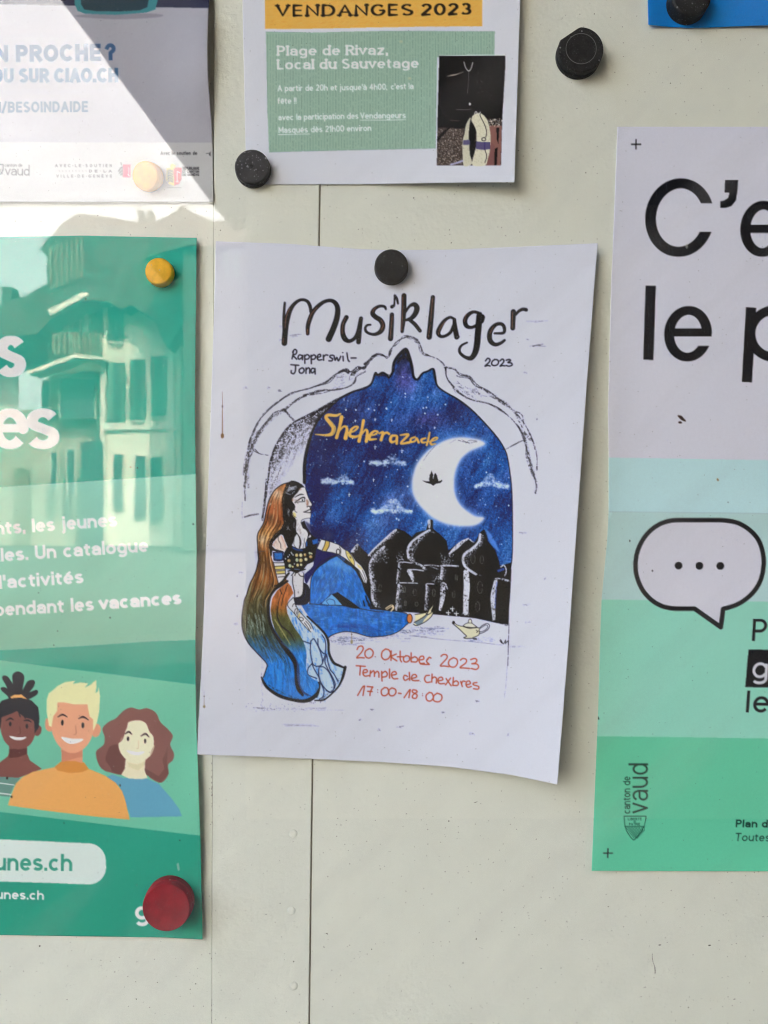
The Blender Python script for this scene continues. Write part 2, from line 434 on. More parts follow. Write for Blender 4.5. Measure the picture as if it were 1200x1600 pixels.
    # clouds in chalk
    for (x0, x1, y, hh, n, sd) in ((503, 552, 751, 8, 260, 1), (577, 634, 722, 8, 260, 2), (580, 644, 797, 12, 430, 3), (742, 795, 757, 10, 300, 4)):
        rr = np.random.RandomState(sd)
        for k in range(n):
            t = rr.rand(); x = x0 + (x1 - x0) * t
            top = hh * (math.sin(math.pi * min(max(t, .08), .95)) ** .8) * (.7 + .5 * math.sin(t * 9 + sd))
            yb = y + (3 if sd != 4 else 8 * abs(t - .45)) - rr.rand() ** 1.4 * top * 1.5
            cv.ell(x, yb + rr.normal(0, 1.5), rr.uniform(.9, 2.8), rr.uniform(.8, 1.8), (196, 212, 244), alpha=rr.uniform(.14, .55), rough=.5, soft=.4)
        cv.stroke([(x0 + 2, y + 2), ((x0 + x1) / 2, y + 1), (x1 - 2, y + 3)], 3.4, (190, 206, 240), alpha=.3, rough=.9)
    # stars
    for k in range(400):
        x = r.uniform(478, 798); y = r.uniform(556, 930)
        if not inside(p, x, y): continue
        s_ = r.uniform(.45, .85) if r.rand() < .85 else r.uniform(.9, 1.35)
        cv.ell(x, y, s_, s_ * r.uniform(.8, 1.3), (210, 222, 248), alpha=r.uniform(.45, 1))
    for (x, y, L) in ((586, 698, 3.6), (628, 704, 3.4), (545.5, 772.5, 3), (583.5, 749.5, 2.6), (612, 656, 2.2), (586, 655, 2.2), (555, 657, 1.8), (679, 668, 1.8), (604, 638, 1.5), (623, 812, 1.5)):
        cv.stroke([(x, y - L), (x, y + L)], [.5, 1.4], (225, 232, 250), smooth=False)
        cv.stroke([(x - L * .6, y), (x + L * .6, y)], [.5, 1.2], (225, 232, 250), smooth=False)
    for (x, y) in ((603.5, 638), (585, 641), (556, 640.5), (540.5, 640.5), (576, 639), (696, 632), (684, 648), (661.5, 637.5), (569, 721), (760, 738), (637, 760), (655, 778), (664, 646)):
        cv.ell(x, y, 1.4, 1.4, (205, 220, 250), alpha=.9)
    # ink rim
    rim = SKYPOLY[:42]
    cv.stroke(SKYPOLY[0:8], [5, 5.5, 5, 4, 3.4, 3, 3, 3], INK, alpha=.95, rough=.12)
    cv.stroke(SKYPOLY[6:16], 3.2, INK, alpha=.95, rough=.2)
    cv.stroke(SKYPOLY[15:27], [4.5, 4.5, 5, 4.2, 5, 4.5, 4, 3.4, 3, 3, 2.8, 2.4], INK, alpha=.95, rough=.1)
    cv.stroke(SKYPOLY[26:40], [2.4, 2.6, 2.4, 2.6, 2.4, 2.2, 2, 1.8, 1.6, 1.6, 1.6, 1.4, 1.4, 1.4], INK, alpha=.95, rough=.2)
    zp(cv, [(85, 225), (115, 160), (158, 118), (178, 175), (192, 240), (165, 205), (135, 215)], 600, 520, 4.615, INK, smooth=True, alpha=.62, soft=2.2, rough=.12)
    cv.poly([(676, 577), (679.5, 578), (682, 600), (677, 590)], INK, .7, smooth=True, soft=.5)
    cv.stroke([(634, 545), (634.5, 549), (630, 553), (631, 558), (625, 561), (621, 567)], [2, 4, 4, 6, 5, 3], INK, alpha=.8, rough=.15); cv.stroke([(634, 547), (638, 553), (637, 560), (642, 566), (643, 574)], [3, 5, 5, 4, 3], INK, alpha=.8, rough=.15)
    for (x, y) in ((626, 572), (640, 578), (631, 565), (622, 580)): cv.ell(x, y, 4.5, 6, (34, 36, 60), .6, soft=2, rough=.3)
    cv.ell(588, 585, 3, 2, INK, .8); cv.ell(600, 586, 9, 2.2, INK, .55, rough=.3)


def inside(poly, x, y):
    c = False
    n = len(poly)
    j = n - 1
    for i in range(n):
        if (poly[i][1] > y) != (poly[j][1] > y) and x < (poly[j][0] - poly[i][0]) * (y - poly[i][1]) / (poly[j][1] - poly[i][1]) + poly[i][0]: c = not c
        j = i
    return c


def paint_city(cv):
    F = (530, 800, 4.138)
    cv.poly(CITY, (22, 21, 24), 1)
    for i in range(420):   # brushy black, slightly lighter streaks
        r = np.random.RandomState(1000 + i)
        x, y = r.uniform(560, 792), r.uniform(850, 965)
        if inside(CITY, x, y) and inside(CITY, x, y + 12): cv.stroke([(x, y), (x + r.uniform(-1, 1), y + r.uniform(4, 12))], r.uniform(.6, 1.2), (66, 62, 60), alpha=r.uniform(.15, .5), smooth=False, rough=.9)
    ch = (200, 200, 214)
    def chalk(pts, w, al=.95, rough=.55, c=ch):
        zs(cv, pts, *F, w, c, alpha=al, rough=rough)
        for q in range(5):
            P = [(p[0] + w * (.45 + .55 * q), p[1] + 5 + 3 * q) for p in pts]
            zs(cv, P, *F, w * .8, c, alpha=.72 - .12 * q, rough=.82 + .11 * q)
        P = [(p[0] + w * .45 if np.isscalar(w) else p[0] + 8, p[1] + 4) for p in pts]
        zs(cv, P, *F, (w if np.isscalar(w) else max(w)) * .8, c, alpha=.55, rough=1.05)
    chalk([(190, 280), (230, 235), (290, 180), (345, 130), (368, 115)], 12, rough=.3)
    chalk([(205, 420), (197, 350), (215, 300), (255, 255), (290, 225)], 15)
    chalk([(200, 405), (212, 480), (215, 560), (235, 605)], 17)
    chalk([(82, 255), (102, 230), (118, 212)], 15)
    chalk([(450, 300), (442, 250), (460, 205), (505, 165), (560, 130), (585, 118)], 15, rough=.35)
    chalk([(470, 300), (465, 250), (490, 205), (535, 165)], 10, rough=.95)
    chalk([(445, 290), (480, 325), (530, 345), (545, 365)], 14)
    zs(cv, [(583, 60), (583, 100)], *F, [24, 12], ch, alpha=.9, rough=.35); zs(cv, [(597, 55), (600, 115)], *F, [14, 16], INK)
    zs(cv, [(385, 326), (425, 324), (468, 330)], *F, 7, ch, rough=.4); chalk([(387, 330), (378, 400), (372, 460)], 10)
    chalk([(385, 470), (375, 550), (368, 630)], 15); zs(cv, [(392, 458), (440, 458), (505, 461)], *F, 7, ch, rough=.4)
    zs(cv, [(445, 374), (490, 372), (545, 380)], *F, 8, ch, rough=.4); zs(cv, [(455, 385), (470, 415), (475, 445)], *F, [34, 26, 16], ch, rough=.5)
    zs(cv, [(550, 345), (600, 344), (645, 350)], *F, 7, ch, rough=.4); zs(cv, [(590, 352), (640, 370)], *F, 5, ch, rough=.5)
    zs(cv, [(560, 474), (570, 464), (612, 466)], *F, 7, ch, rough=.4); chalk([(565, 478), (560, 560), (555, 630)], 11)
    zs(cv, [(655, 348), (700, 346), (768, 350)], *F, 11, ch, rough=.45); chalk([(664, 360), (660, 400), (655, 430)], 14)
    zs(cv, [(672, 470), (668, 550), (652, 630)], *F, [34, 32, 18], ch, rough=.6); zs(cv, [(690, 465), (700, 500)], *F, 8, ch, rough=.6)
    zs(cv, [(712, 270), (760, 225), (795, 195), (835, 172)], *F, [10, 26, 20, 10], ch, rough=.45); zs(cv, [(845, 178), (868, 196)], *F, 9, ch, rough=.5)
    chalk([(912, 145), (900, 195), (860, 235), (812, 270), (800, 310), (812, 350), (840, 375), (880, 400)], 16, rough=.3)
    zs(cv, [(820, 390), (825, 480), (820, 560), (818, 650)], *F, [36, 40, 38, 34], ch, rough=.42)
    chalk([(1010, 432), (1040, 430), (1095, 442)], 8); zs(cv, [(1012, 450), (995, 540), (995, 600), (1000, 690)], *F, [24, 32, 28, 18], ch, rough=.5)
    zs(cv, [(1020, 455), (1012, 540), (1008, 620)], *F, 10, (90, 110, 190), alpha=.6, rough=.6)
    zs(cv, [(1045, 355), (1065, 345), (1080, 375), (1072, 412)], *F, 9, ch, rough=.5)
    zs(cv, [(1030, 380), (1060, 370)], *F, 16, (60, 95, 190), alpha=.8, rough=.4)
    zp(cv, [(940, 118), (965, 120), (1015, 200), (1040, 262), (1020, 250), (975, 200)], *F, (90, 140, 220), alpha=.75, soft=.6, rough=.3)
    for (x, y, rx, ry) in ((265, 492, 10, 24), (488, 520, 11, 22), (420, 502, 9, 20), (612, 522, 10, 24), (740, 532, 10, 22), (910, 488, 17, 38), (895, 612, 14, 32), (865, 305, 15, 28), (922, 308, 12, 26), (757, 425, 8, 22), (500, 595, 10, 14), (428, 590, 7, 18)):
        t = np.linspace(0, 2 * np.pi, 14)
        zs(cv, [(x + rx * math.cos(a), y + ry * math.sin(a)) for a in t], *F, 4, (135, 130, 120), alpha=.75, rough=.6)
        for k in range(3): zs(cv, [(x - rx * .6 + k * rx * .5, y - ry * .6), (x - rx * .3 + k * rx * .5, y + ry * .6)], *F, 3, (120, 116, 106), alpha=.5, rough=.7)
    for (x, y) in ((706, 651), (733, 625), (758, 656)):
        zs(cv, [(x, y - 15), (x, y + 15)], *F, [3, 9, 3][:2], (225, 225, 232)); zs(cv, [(x - 13, y), (x + 13, y)], *F, [8, 4], (225, 225, 232))
    r = np.random.RandomState(9)
    for (x0, x1, y0, y1, n) in ((370, 420, 255, 330, 40), (655, 740, 265, 340, 60), (600, 660, 400, 460, 34), (790, 845, 640, 670, 16), (985, 1010, 660, 700, 12), (230, 320, 230, 330, 50)):
        for k in range(n):
            zx, zy = r.uniform(x0, x1), r.uniform(y0, y1)
            cv.ell(F[0] + zx / F[2], F[1] + zy / F[2], r.uniform(.4, .9), r.uniform(.5, 1.3), (205, 205, 215), alpha=r.uniform(.3, .9))
    cv.stroke(CITY[30:44], 1.2, INK, alpha=.8, rough=.5)


def grad(stops, axis=1, nz=None):
    ys = [s[0] for s in stops]; cs = np.array([s[1] for s in stops], float)
    def f(px, py):
        v = py if axis else px
        out = np.stack([np.interp(v, ys, cs[:, k]) for k in range(3)], -1)
        if nz is not None:
            h, w = v.shape
            n = smoothnoise(h, w, nz[0] * 2, nz[1] * 2, nz[2]); n2 = smoothnoise(h, w, 2.2, 5, nz[2] + 3)
            out = out * (1 + nz[3] * ((.6 * n + .4 * n2)[..., None] - .5) * 2)
        return out.clip(0, 255)
    return f


def interp_pts(pts):
    xs = [p[0] for p in pts]; ys = [p[1] for p in pts]
    return lambda v: float(np.interp(v, xs, ys))


def paint_girl(cv):
    D = (370, 730, 6.316); E_ = (370, 900, 6.316); T = (400, 740, 10.); U = (420, 840, 6.667)
    paper = (208, 206, 214)
    blue = lambda sd, k=.28: grad([(840, (38, 104, 186)), (1100, (34, 98, 180))], 1, (3, 9, sd, k))
    # skirt with lattice
    SK_ = [(600, 290), (640, 350), (700, 410), (750, 455), (800, 500), (860, 570), (890, 620), (903, 690), (912, 780), (935, 830), (970, 868), (1010, 890), (1060, 905), (1045, 980), (1030, 1040), (1000, 1095), (960, 1140), (910, 1190), (860, 1218), (770, 1222), (800, 1120), (760, 1040), (700, 970), (690, 800), (640, 620), (570, 520), (495, 330)]
    zp(cv, SK_, *E_, (176, 194, 224), smooth=False)
    for k in range(260):
        r = np.random.RandomState(k + 50)
        x, y = r.uniform(495, 1050), r.uniform(300, 1200)
        if inside(SK_, x, y):
            top = y < 560
            zs(cv, [(x, y), (x + r.uniform(5, 25), y + r.uniform(20, 70))], *E_, r.uniform(8, 22), (45, 118, 205), alpha=(.75 if top else .42) * r.uniform(.4, 1), rough=.6)
    LN = [[(730, 640), (725, 740), (740, 830), (760, 880), (810, 890), (845, 860), (835, 780), (800, 690), (760, 620), (735, 640)],
          [(800, 620), (805, 690), (840, 750), (870, 765), (878, 700), (870, 630), (840, 580)],
          [(650, 640), (690, 655), (725, 665)], [(745, 860), (705, 910), (697, 960), (720, 985), (790, 1010)], [(740, 865), (770, 930), (810, 1000), (820, 1060)],
          [(815, 895), (860, 900), (910, 950), (950, 1040), (960, 1100), (930, 1145), (880, 1120), (830, 1050), (808, 970), (812, 900)],
          [(845, 860), (880, 770), (900, 850), (920, 920), (960, 970), (1000, 1040)], [(880, 790), (870, 850), (900, 920), (940, 990), (970, 1060), (965, 1110)],
          [(830, 1060), (860, 1130), (850, 1190), (815, 1215)], [(880, 1125), (920, 1150), (960, 1135)], [(820, 1065), (815, 1130), (790, 1200)]]
    for q in LN: zs(cv, q, *E_, 10, (24, 36, 72), alpha=.95)
    # trousers
    UP = [(710, 190), (760, 230), (800, 265), (860, 300), (905, 345), (935, 400), (965, 455), (985, 510), (1005, 565), (1035, 620), (1055, 665), (1080, 745), (960, 742), (850, 662), (720, 570), (640, 592), (560, 670), (520, 695), (425, 690), (428, 620), (430, 540), (440, 430), (465, 375), (495, 325), (560, 275), (630, 225)]
    zp(cv, UP, *U, blue(21), smooth=False)
    LOW = [(483, 943), (504, 944), (534, 947), (580, 951), (615, 955), (630, 957), (637, 961), (638, 973), (634, 977), (626.7, 984), (618, 989), (609.7, 992), (595, 994.5), (578, 995), (566, 992), (554, 988.5), (540, 987), (528, 989), (518, 993), (512.5, 997), (508, 991), (496.7, 979), (486, 968), (478, 957), (470, 944)]
    cv.poly(LOW, blue(33), smooth=False)
    for k in range(620):
        r = np.random.RandomState(k + 900)
        if r.rand() < .5:
            x, y = r.uniform(484, 582), r.uniform(868, 952); P = Z(UP, *U); an = math.radians(r.normal(65 if x > 530 else 115, 12))
        else:
            x, y = r.uniform(470, 640), r.uniform(944, 996); P = LOW; an = math.radians(r.normal(5, 8))
        L = r.uniform(4, 12); x2, y2 = x + math.cos(an) * L, y + math.sin(an) * L
        if inside(P, x, y) and inside(P, x2, y2):
            lt = r.rand() < .5
            cv.stroke([(x, y), (x2, y2)], r.uniform(.7, 1.8), (105, 170, 228) if lt else (22, 66, 150), alpha=r.uniform(.15, .5), smooth=False, rough=.5)
    cv.poly([(526, 870), (545, 884), (556, 895), (540, 892), (528, 885), (510, 885), (495, 893), (508, 880)], (120, 180, 230), .45, soft=3, rough=.4)
    cv.stroke([(590, 985), (560, 978), (530, 978)], 6, (24, 60, 140), alpha=.4, rough=.5); cv.stroke([(515, 985), (525, 978), (560, 982)], 4, (24, 60, 140), alpha=.4, rough=.5)
    zp(cv, [(665, 595), (715, 568), (850, 660), (960, 742), (880, 738), (770, 708)], *U, (24, 22, 24))
    zp(cv, [(550, 690), (600, 640), (655, 592), (710, 640), (765, 705), (650, 705)], *U, (98, 160, 222)); zs(cv, [(600, 660), (630, 640), (680, 655), (690, 700)], *U, 6, (28, 40, 80)); zs(cv, [(600, 665), (625, 700)], *U, 5, (28, 40, 80))
    for (x, y) in ((1010, 640), (1030, 690), (985, 690), (1050, 720)): zs(cv, [(x, y - 30), (x + 14, y + 22)], *U, 15, INK, rough=.25)
    for q, w in (([(430, 690), (520, 697), (600, 703), (770, 708), (900, 730), (1090, 765), (1200, 775)], 7), (UP[:12] + [(1080, 745)], 6), (UP[18:], 7), ([(440, 430), (470, 365), (530, 300), (640, 225), (712, 190)], 6), ([(430, 545), (425, 690)], 5)):
        zs(cv, q, *U, w, INK, alpha=.95)
    cv.stroke(LOW[3:20], 1.2, INK); cv.stroke([(480, 963), (497, 979), (508, 991), (513, 1003), (514, 1020), (521, 1035), (530, 1040), (537, 1043)], [2.6, 3, 3.4, 3.6, 3.6, 4, 3.6, 2.6], INK)
    zs(cv, [(1070, 900), (1050, 985), (1030, 1040), (1000, 1095), (950, 1150), (900, 1195), (850, 1225), (770, 1228)], *E_, [28, 26, 20, 16, 14, 14, 16, 12], INK, rough=.15)
    for k in range(40):
        r = np.random.RandomState(k); t = r.rand()
        x, y = 1075 - 250 * t, 930 + 310 * t ** .8
        zs(cv, [(x, y), (x + r.uniform(-50, 10), y + r.uniform(0, 25))], *E_, 5, (50, 50, 60), alpha=.6, rough=.85)
    # feet
    cv.ell(640, 966.5, 4.2, 7.2, (205, 118, 62)); t = np.linspace(0, 6.3, 16); cv.stroke([(640 + 4.2 * math.cos(a), 966.5 + 7.2 * math.sin(a)) for a in t], 1.1, INK)
    V = (640, 930, 7.06)
    zp(cv, [(60, 215), (120, 200), (180, 190), (215, 160), (240, 130), (258, 108), (268, 118), (252, 170), (260, 190), (245, 225), (215, 262), (170, 295), (120, 320), (80, 335), (48, 322), (60, 280)], *V, (216, 206, 168))
    zp(cv, [(50, 300), (120, 270), (165, 235), (200, 200), (210, 215), (160, 270), (140, 310), (80, 330)], *V, (96, 118, 138), alpha=.9)
    for q in ([(60, 215), (180, 190), (215, 160), (240, 130), (260, 105)], [(266, 112), (252, 170), (260, 192), (235, 240), (170, 295), (80, 335), (42, 320)], [(50, 300), (120, 262), (180, 218), (210, 175)], [(175, 190), (200, 215), (250, 185)]): zs(cv, q, *V, 8, INK)
    zp(cv, [(235, 175), (258, 120), (268, 150), (245, 190)], *V, INK)
    cv.stroke([(604, 951), (612, 946.5), (614.5, 950), (611, 955)], [4, 4, 3, 2], (214, 190, 150)); cv.stroke([(600, 954), (612, 946)], .9, INK)
    # ground smudges under the figure
    for k in range(220):
        r = np.random.RandomState(k + 77); x = r.uniform(512, 690); y = 996 + r.normal(0, 4) + (4 if x < 560 else -1) - (x - 560) * .09 * (x > 600)
        cv.stroke([(x, y), (x + r.uniform(4, 14), y + r.uniform(-1, 1))], r.uniform(.8, 2), (52, 64, 104) if r.rand() < .6 else (70, 70, 80), alpha=r.uniform(.1, .4), rough=.8, smooth=False)
    # dark behind the arm and waist
    zp(cv, [(500, 130), (560, 150), (660, 160), (720, 180), (600, 240), (490, 320), (430, 420), (390, 480), (370, 390), (440, 320), (490, 240)], *U, (26, 34, 86), smooth=True, rough=.1)
    zs(cv, [(500, 310), (540, 260), (640, 205), (700, 185)], *U, 12, (22, 22, 40), alpha=.7)
    # waist, hip
    zp(cv, [(360, 470), (410, 500), (430, 560), (428, 640), (400, 690), (330, 705), (270, 690), (255, 630), (290, 620), (340, 600), (355, 540)], *U, (26, 26, 42), smooth=True)
    zs(cv, [(290, 640), (340, 650), (380, 600), (385, 540)], *U, 5, (60, 62, 96), alpha=.7)
    zp(cv, [(245, 385), (290, 350), (365, 380), (362, 450), (355, 520), (348, 590), (320, 615), (285, 622), (265, 560), (250, 470)], *U, (204, 200, 204))
    zs(cv, [(250, 400), (248, 470), (266, 560), (272, 640)], *U, 9, INK); zs(cv, [(365, 370), (360, 450), (358, 560), (340, 610)], *U, 7, INK); cv.ell(420 + 307 / 6.667, 840 + 570 / 6.667, .7, 1.5, (70, 70, 80))
    for k in range(24):
        r = np.random.RandomState(k); cv.ell(420 + r.uniform(265, 350) / 6.667, 840 + r.uniform(400, 600) / 6.667, .4, .4, (120, 110, 105), .5)
    # hanging hand
    zp(cv, [(255, 622), (225, 660), (195, 700), (225, 745), (265, 790), (300, 830), (330, 870), (352, 905), (400, 950), (440, 980), (465, 975), (450, 930), (420, 880), (370, 825), (330, 780), (300, 740), (272, 690)], *U, (204, 203, 210))
    for q in ([(255, 622), (195, 700), (265, 790), (330, 870), (400, 950), (440, 985)], [(272, 690), (310, 755), (370, 825), (430, 890), (462, 950)], [(245, 720), (260, 690), (285, 700), (280, 720)], [(270, 790), (275, 750), (300, 740), (285, 800)], [(300, 830), (305, 780), (325, 775), (318, 830)], [(310, 850), (335, 830), (362, 850), (340, 868), (312, 845)], [(385, 870), (420, 910), (440, 950)], [(370, 885), (400, 925), (425, 965)]): zs(cv, q, *U, 6, INK)
    zp(cv, [(300, 820), (325, 780), (330, 800), (310, 840)], *U, (205, 185, 120))
    # veil, left piece
    veil = [(495, 155), (440, 175), (380, 220), (345, 270), (320, 320), (303, 375), (290, 430), (277, 500), (260, 560), (232, 610), (210, 650), (202, 700), (205, 760), (208, 830), (215, 900), (205, 960), (190, 1020), (160, 1090), (130, 1150), (95, 1263)]
    vp = Z(veil, *D) + Z([(85, 210), (70, 260), (57, 340), (50, 430), (52, 500), (65, 560), (90, 620), (120, 670), (160, 715), (200, 760), (250, 820), (295, 865), (290, 920), (262, 1000), (290, 1060), (360, 1130), (460, 1180), (550, 1203), (650, 1205), (610, 1120), (590, 1050), (585, 950), (570, 840), (520, 760), (440, 680), (370, 570), (332, 450), (315, 330), (325, 220), (390, 130), (500, 60)], *E_) \
        + [(442, 893), (436, 905), (430, 893), (426, 876), (423, 866), (422, 852), (424, 845), (430, 836), (438, 828), (443, 818), (444.5, 808), (443, 795), (442, 779), (446, 765), (450, 753)]
    org = grad([(755, (168, 104, 60)), (775, (194, 140, 96)), (790, (162, 92, 56)), (812, (150, 82, 50)), (832, (196, 140, 80)), (845, (216, 168, 110)), (862, (170, 96, 44)), (885, (118, 74, 38)), (905, (140, 84, 44)), (925, (104, 80, 46)), (945, (84, 76, 52)), (975, (62, 66, 48)), (1000, (58, 78, 74)), (1018, (42, 104, 160)), (1030, (36, 116, 200)), (1095, (38, 114, 196))], 1, (2.5, 12, 5, .28))
    cv.poly(vp, org)
    cv.poly(Z([(300, 300), (330, 290), (420, 330), (400, 360), (300, 380)], *T), (222, 196, 170), .7, soft=4, smooth=True)
    cv.ell(410, 843, 5, 7, (230, 210, 180), .85, soft=4); cv.ell(433, 771, 5, 5, (226, 206, 184), .7, soft=3)
    cv.ell(423, 810, 4, 7, (60, 56, 46), .7, soft=3, rough=.3); cv.ell(409, 866, 6, 8, (52, 42, 30), .7, soft=4); cv.ell(412, 880, 7, 10, (60, 48, 30), .6, soft=4)
    cv.poly(Z([(262, 1000), (300, 1090), (400, 1160), (520, 1205), (640, 1225), (740, 1200), (800, 1130), (640, 1120), (560, 1150), (400, 1120)], *E_), (38, 114, 196), smooth=True)
    for k in range(900):
        r = np.random.RandomState(k + 3000); x, y = r.uniform(378, 470), r.uniform(760, 1090)
        L = r.uniform(4, 14); lean = -.35 if y < 940 else (.45 if y < 1020 else .15)
        x2, y2 = x + lean * L + r.normal(0, .8), y + L
        if not (inside(vp, x, y) and inside(vp, x2, y2)): continue
        if y < 930: c = ((214, 150, 92), (104, 54, 30), (160, 84, 44), (84, 62, 40))[r.randint(4)]
        elif y < 1012: c = ((40, 44, 34), (112, 110, 80), (150, 160, 150), (36, 38, 30))[r.randint(4)]
        else: c = ((90, 158, 220), (24, 74, 150))[r.randint(2)]
        cv.stroke([(x, y), (x2, y2)], r.uniform(.6, 1.4), c, alpha=r.uniform(.2, .6), smooth=False, rough=.55)
    VL = interp_pts([(755, 448), (765, 430), (781, 420.7), (798, 416), (819, 411), (833, 403), (850, 402), (872, 404), (892, 400), (912, 390), (930, 385), (941, 381), (968, 378), (989, 380), (1006, 389), (1020, 402), (1036, 416), (1050, 413), (1068, 416)])
    VR = interp_pts([(755, 450), (779, 442), (800, 443), (818, 443), (836, 430), (852, 422), (876, 426), (905, 434), (920, 431), (935, 420), (952, 419), (971, 422), (990, 428), (1008, 440), (1020, 452), (1031, 460), (1050, 462), (1068, 465)])
    for k in range(60):
        r = np.random.RandomState(k + 8000); f = r.uniform(.06, .94); y0 = r.uniform(762, 1000); y1 = min(y0 + r.uniform(25, 110), 1066)
        ys = np.linspace(y0, y1, 8); q = [(VL(y) + (VR(y) - VL(y)) * (f + .03 * math.sin(y * .07 + k)), y) for y in ys]
        dark = (58, 34, 22) if y0 < 900 else ((30, 32, 24) if y0 < 990 else (20, 54, 110))
        cv.stroke(q, [.6, 1.4, 1.8, 1.4, .6, 1, 1.2, .5], dark if r.rand() < .7 else (226, 176, 120) if y0 < 880 else (150, 150, 110), alpha=r.uniform(.3, .75), rough=.35)
    for k in range(70):
        r = np.random.RandomState(k + 5000); x, y = r.uniform(386, 414), r.uniform(958, 985)
        cv.stroke([(x, y), (x + r.normal(1, .6), y + r.uniform(4, 12))], .8, (160, 178, 168), alpha=r.uniform(.3, .8), smooth=False, rough=.6)
    for k in range(200):
        r = np.random.RandomState(k + 6000); x, y = r.uniform(385, 455), r.uniform(990, 1026)
        if inside(vp, x, y) and inside(vp, x + 6, y + 10): cv.stroke([(x, y), (x + 5, y + 10)], 1.1, ((50, 52, 44), (40, 116, 196))[r.randint(2)], alpha=.5, smooth=False, rough=.5)
    # veil, second fold
    v2 = [(500, 62), (400, 140), (350, 220), (333, 330), (345, 430), (385, 560), (455, 665), (530, 750), (585, 820), (602, 900), (606, 980), (612, 1060), (640, 1120), (690, 1160), (740, 1180), (775, 1165), (800, 1120), (812, 1080), (808, 1045), (740, 1010), (695, 970), (684, 900), (684, 840), (690, 790), (680, 720), (655, 640), (620, 580), (575, 520), (535, 450), (500, 370), (490, 310), (505, 250), (535, 200), (560, 170), (535, 100)]
    vq = Z(v2, *E_)
    org2 = grad([(905, (180, 104, 58)), (938, (172, 100, 56)), (950, (150, 92, 44)), (965, (82, 80, 42)), (995, (62, 70, 42)), (1008, (50, 92, 110)), (1020, (38, 114, 190)), (1095, (38, 116, 198))], 1, (2.5, 10, 15, .26))
    cv.poly(vq, org2)
    for k in range(420):
        r = np.random.RandomState(k + 7000); x, y = r.uniform(420, 498), r.uniform(910, 1088)
        L = r.uniform(4, 12); x2, y2 = x + (.5 if y > 950 else -.3) * L, y + L
        if not (inside(vq, x, y) and inside(vq, x2, y2)): continue
        c = ((216, 130, 70), (128, 64, 32))[r.randint(2)] if y < 945 else (((36, 40, 28), (140, 140, 84), (60, 60, 36))[r.randint(3)] if y < 1008 else ((96, 164, 224), (22, 74, 150))[r.randint(2)])
        cv.stroke([(x, y), (x2, y2)], r.uniform(.6, 1.4), c, alpha=r.uniform(.2, .55), smooth=False, rough=.5)
    zs(cv, [(375, 430), (420, 500), (470, 580), (530, 680)], *E_, [10, 14, 12, 6], (168, 160, 96), alpha=.8, rough=.4)
    zs(cv, [(440, 160), (405, 300), (400, 400), (440, 490), (520, 560), (570, 640)], *E_, [4, 8, 14, 16, 14, 8], INK, alpha=.9); zs(cv, [(500, 90), (460, 200), (440, 290)], *E_, 6, INK); zs(cv, [(425, 130), (445, 180)], *E_, 6, INK)
    # the black seams and outlines of the veil
    zs(cv, [(318, 300), (322, 400), (345, 500), (400, 600), (460, 690), (530, 770), (580, 840), (598, 920), (600, 1000), (612, 1070), (650, 1140), (700, 1175)], *E_, [16, 20, 26, 34, 36, 34, 30, 30, 26, 20, 20, 20], (28, 60, 110), rough=.1)
    zs(cv, [(500, 50), (440, 90), (380, 130), (330, 200), (312, 290), (314, 390), (330, 470), (362, 550), (420, 640), (480, 720), (545, 800), (575, 870), (580, 960), (588, 1050), (610, 1120), (650, 1175)], *E_, [20, 26, 26, 24, 26, 24, 26, 26, 32, 42, 46, 34, 22, 30, 36, 24], INK, rough=.08)
    zs(cv, [(440, 655), (500, 710), (560, 780), (605, 870), (618, 960), (622, 1070), (660, 1150), (730, 1185)], *E_, 7, (30, 60, 110))
    zs(cv, [(245, 1000), (265, 1050), (300, 1100), (370, 1155), (450, 1195), (550, 1222), (650, 1235), (730, 1215), (790, 1165), (812, 1110)], *E_, [16, 24, 28, 30, 32, 30, 34, 40, 34, 14], INK, rough=.1)
    for k in range(70):
        r = np.random.RandomState(k + 40); t = r.rand(); x, y = 255 + 520 * t, 1040 + 200 * math.sin(t * 1.5)
        zs(cv, [(x, y), (x + r.uniform(-30, 30), y + r.uniform(5, 26))], *E_, 6, (40, 40, 46), alpha=.6, rough=.85)
    zs(cv, [(808, 1050), (818, 1080), (812, 1120)], *E_, 14, INK)
    cv.stroke(Z(veil, *D) + Z([(85, 210), (70, 260), (50, 430), (65, 560), (120, 670), (200, 760), (295, 865), (290, 920), (262, 1000)], *E_), 1.6, INK, alpha=.95)
    zs(cv, [(208, 830), (215, 900), (205, 960), (190, 1030)], *D, 11, INK, alpha=.6, rough=.5)
    zs(cv, [(320, 700), (300, 560), (330, 470)], *D, 3, INK, alpha=0)
    # face, hair, shoulders
    skin = (212, 207, 212)
    zp(cv, [(690, 225), (750, 200), (775, 240), (792, 300), (812, 350), (835, 405), (862, 450), (876, 485), (862, 515), (842, 535), (856, 570), (850, 595), (858, 625), (850, 690), (780, 700), (720, 722), (700, 780), (735, 840), (780, 885), (812, 925), (805, 1000), (780, 1090), (740, 1175), (680, 1170), (600, 1140), (575, 1100), (600, 1000), (630, 880), (610, 740), (560, 640), (550, 480), (570, 380), (620, 320)], *T, skin)
    zp(cv, [(255, 1120), (290, 1060), (335, 1000), (400, 955), (450, 1050), (492, 1175), (470, 1205), (400, 1205), (310, 1180)], *T, (214, 196, 186))
    zs(cv, [(400, 980), (430, 1060), (460, 1150)], *T, 26, (190, 140, 120), alpha=.5, rough=.4); zs(cv, [(270, 1120), (310, 1060)], *T, 30, (186, 140, 118), alpha=.45, rough=.4)
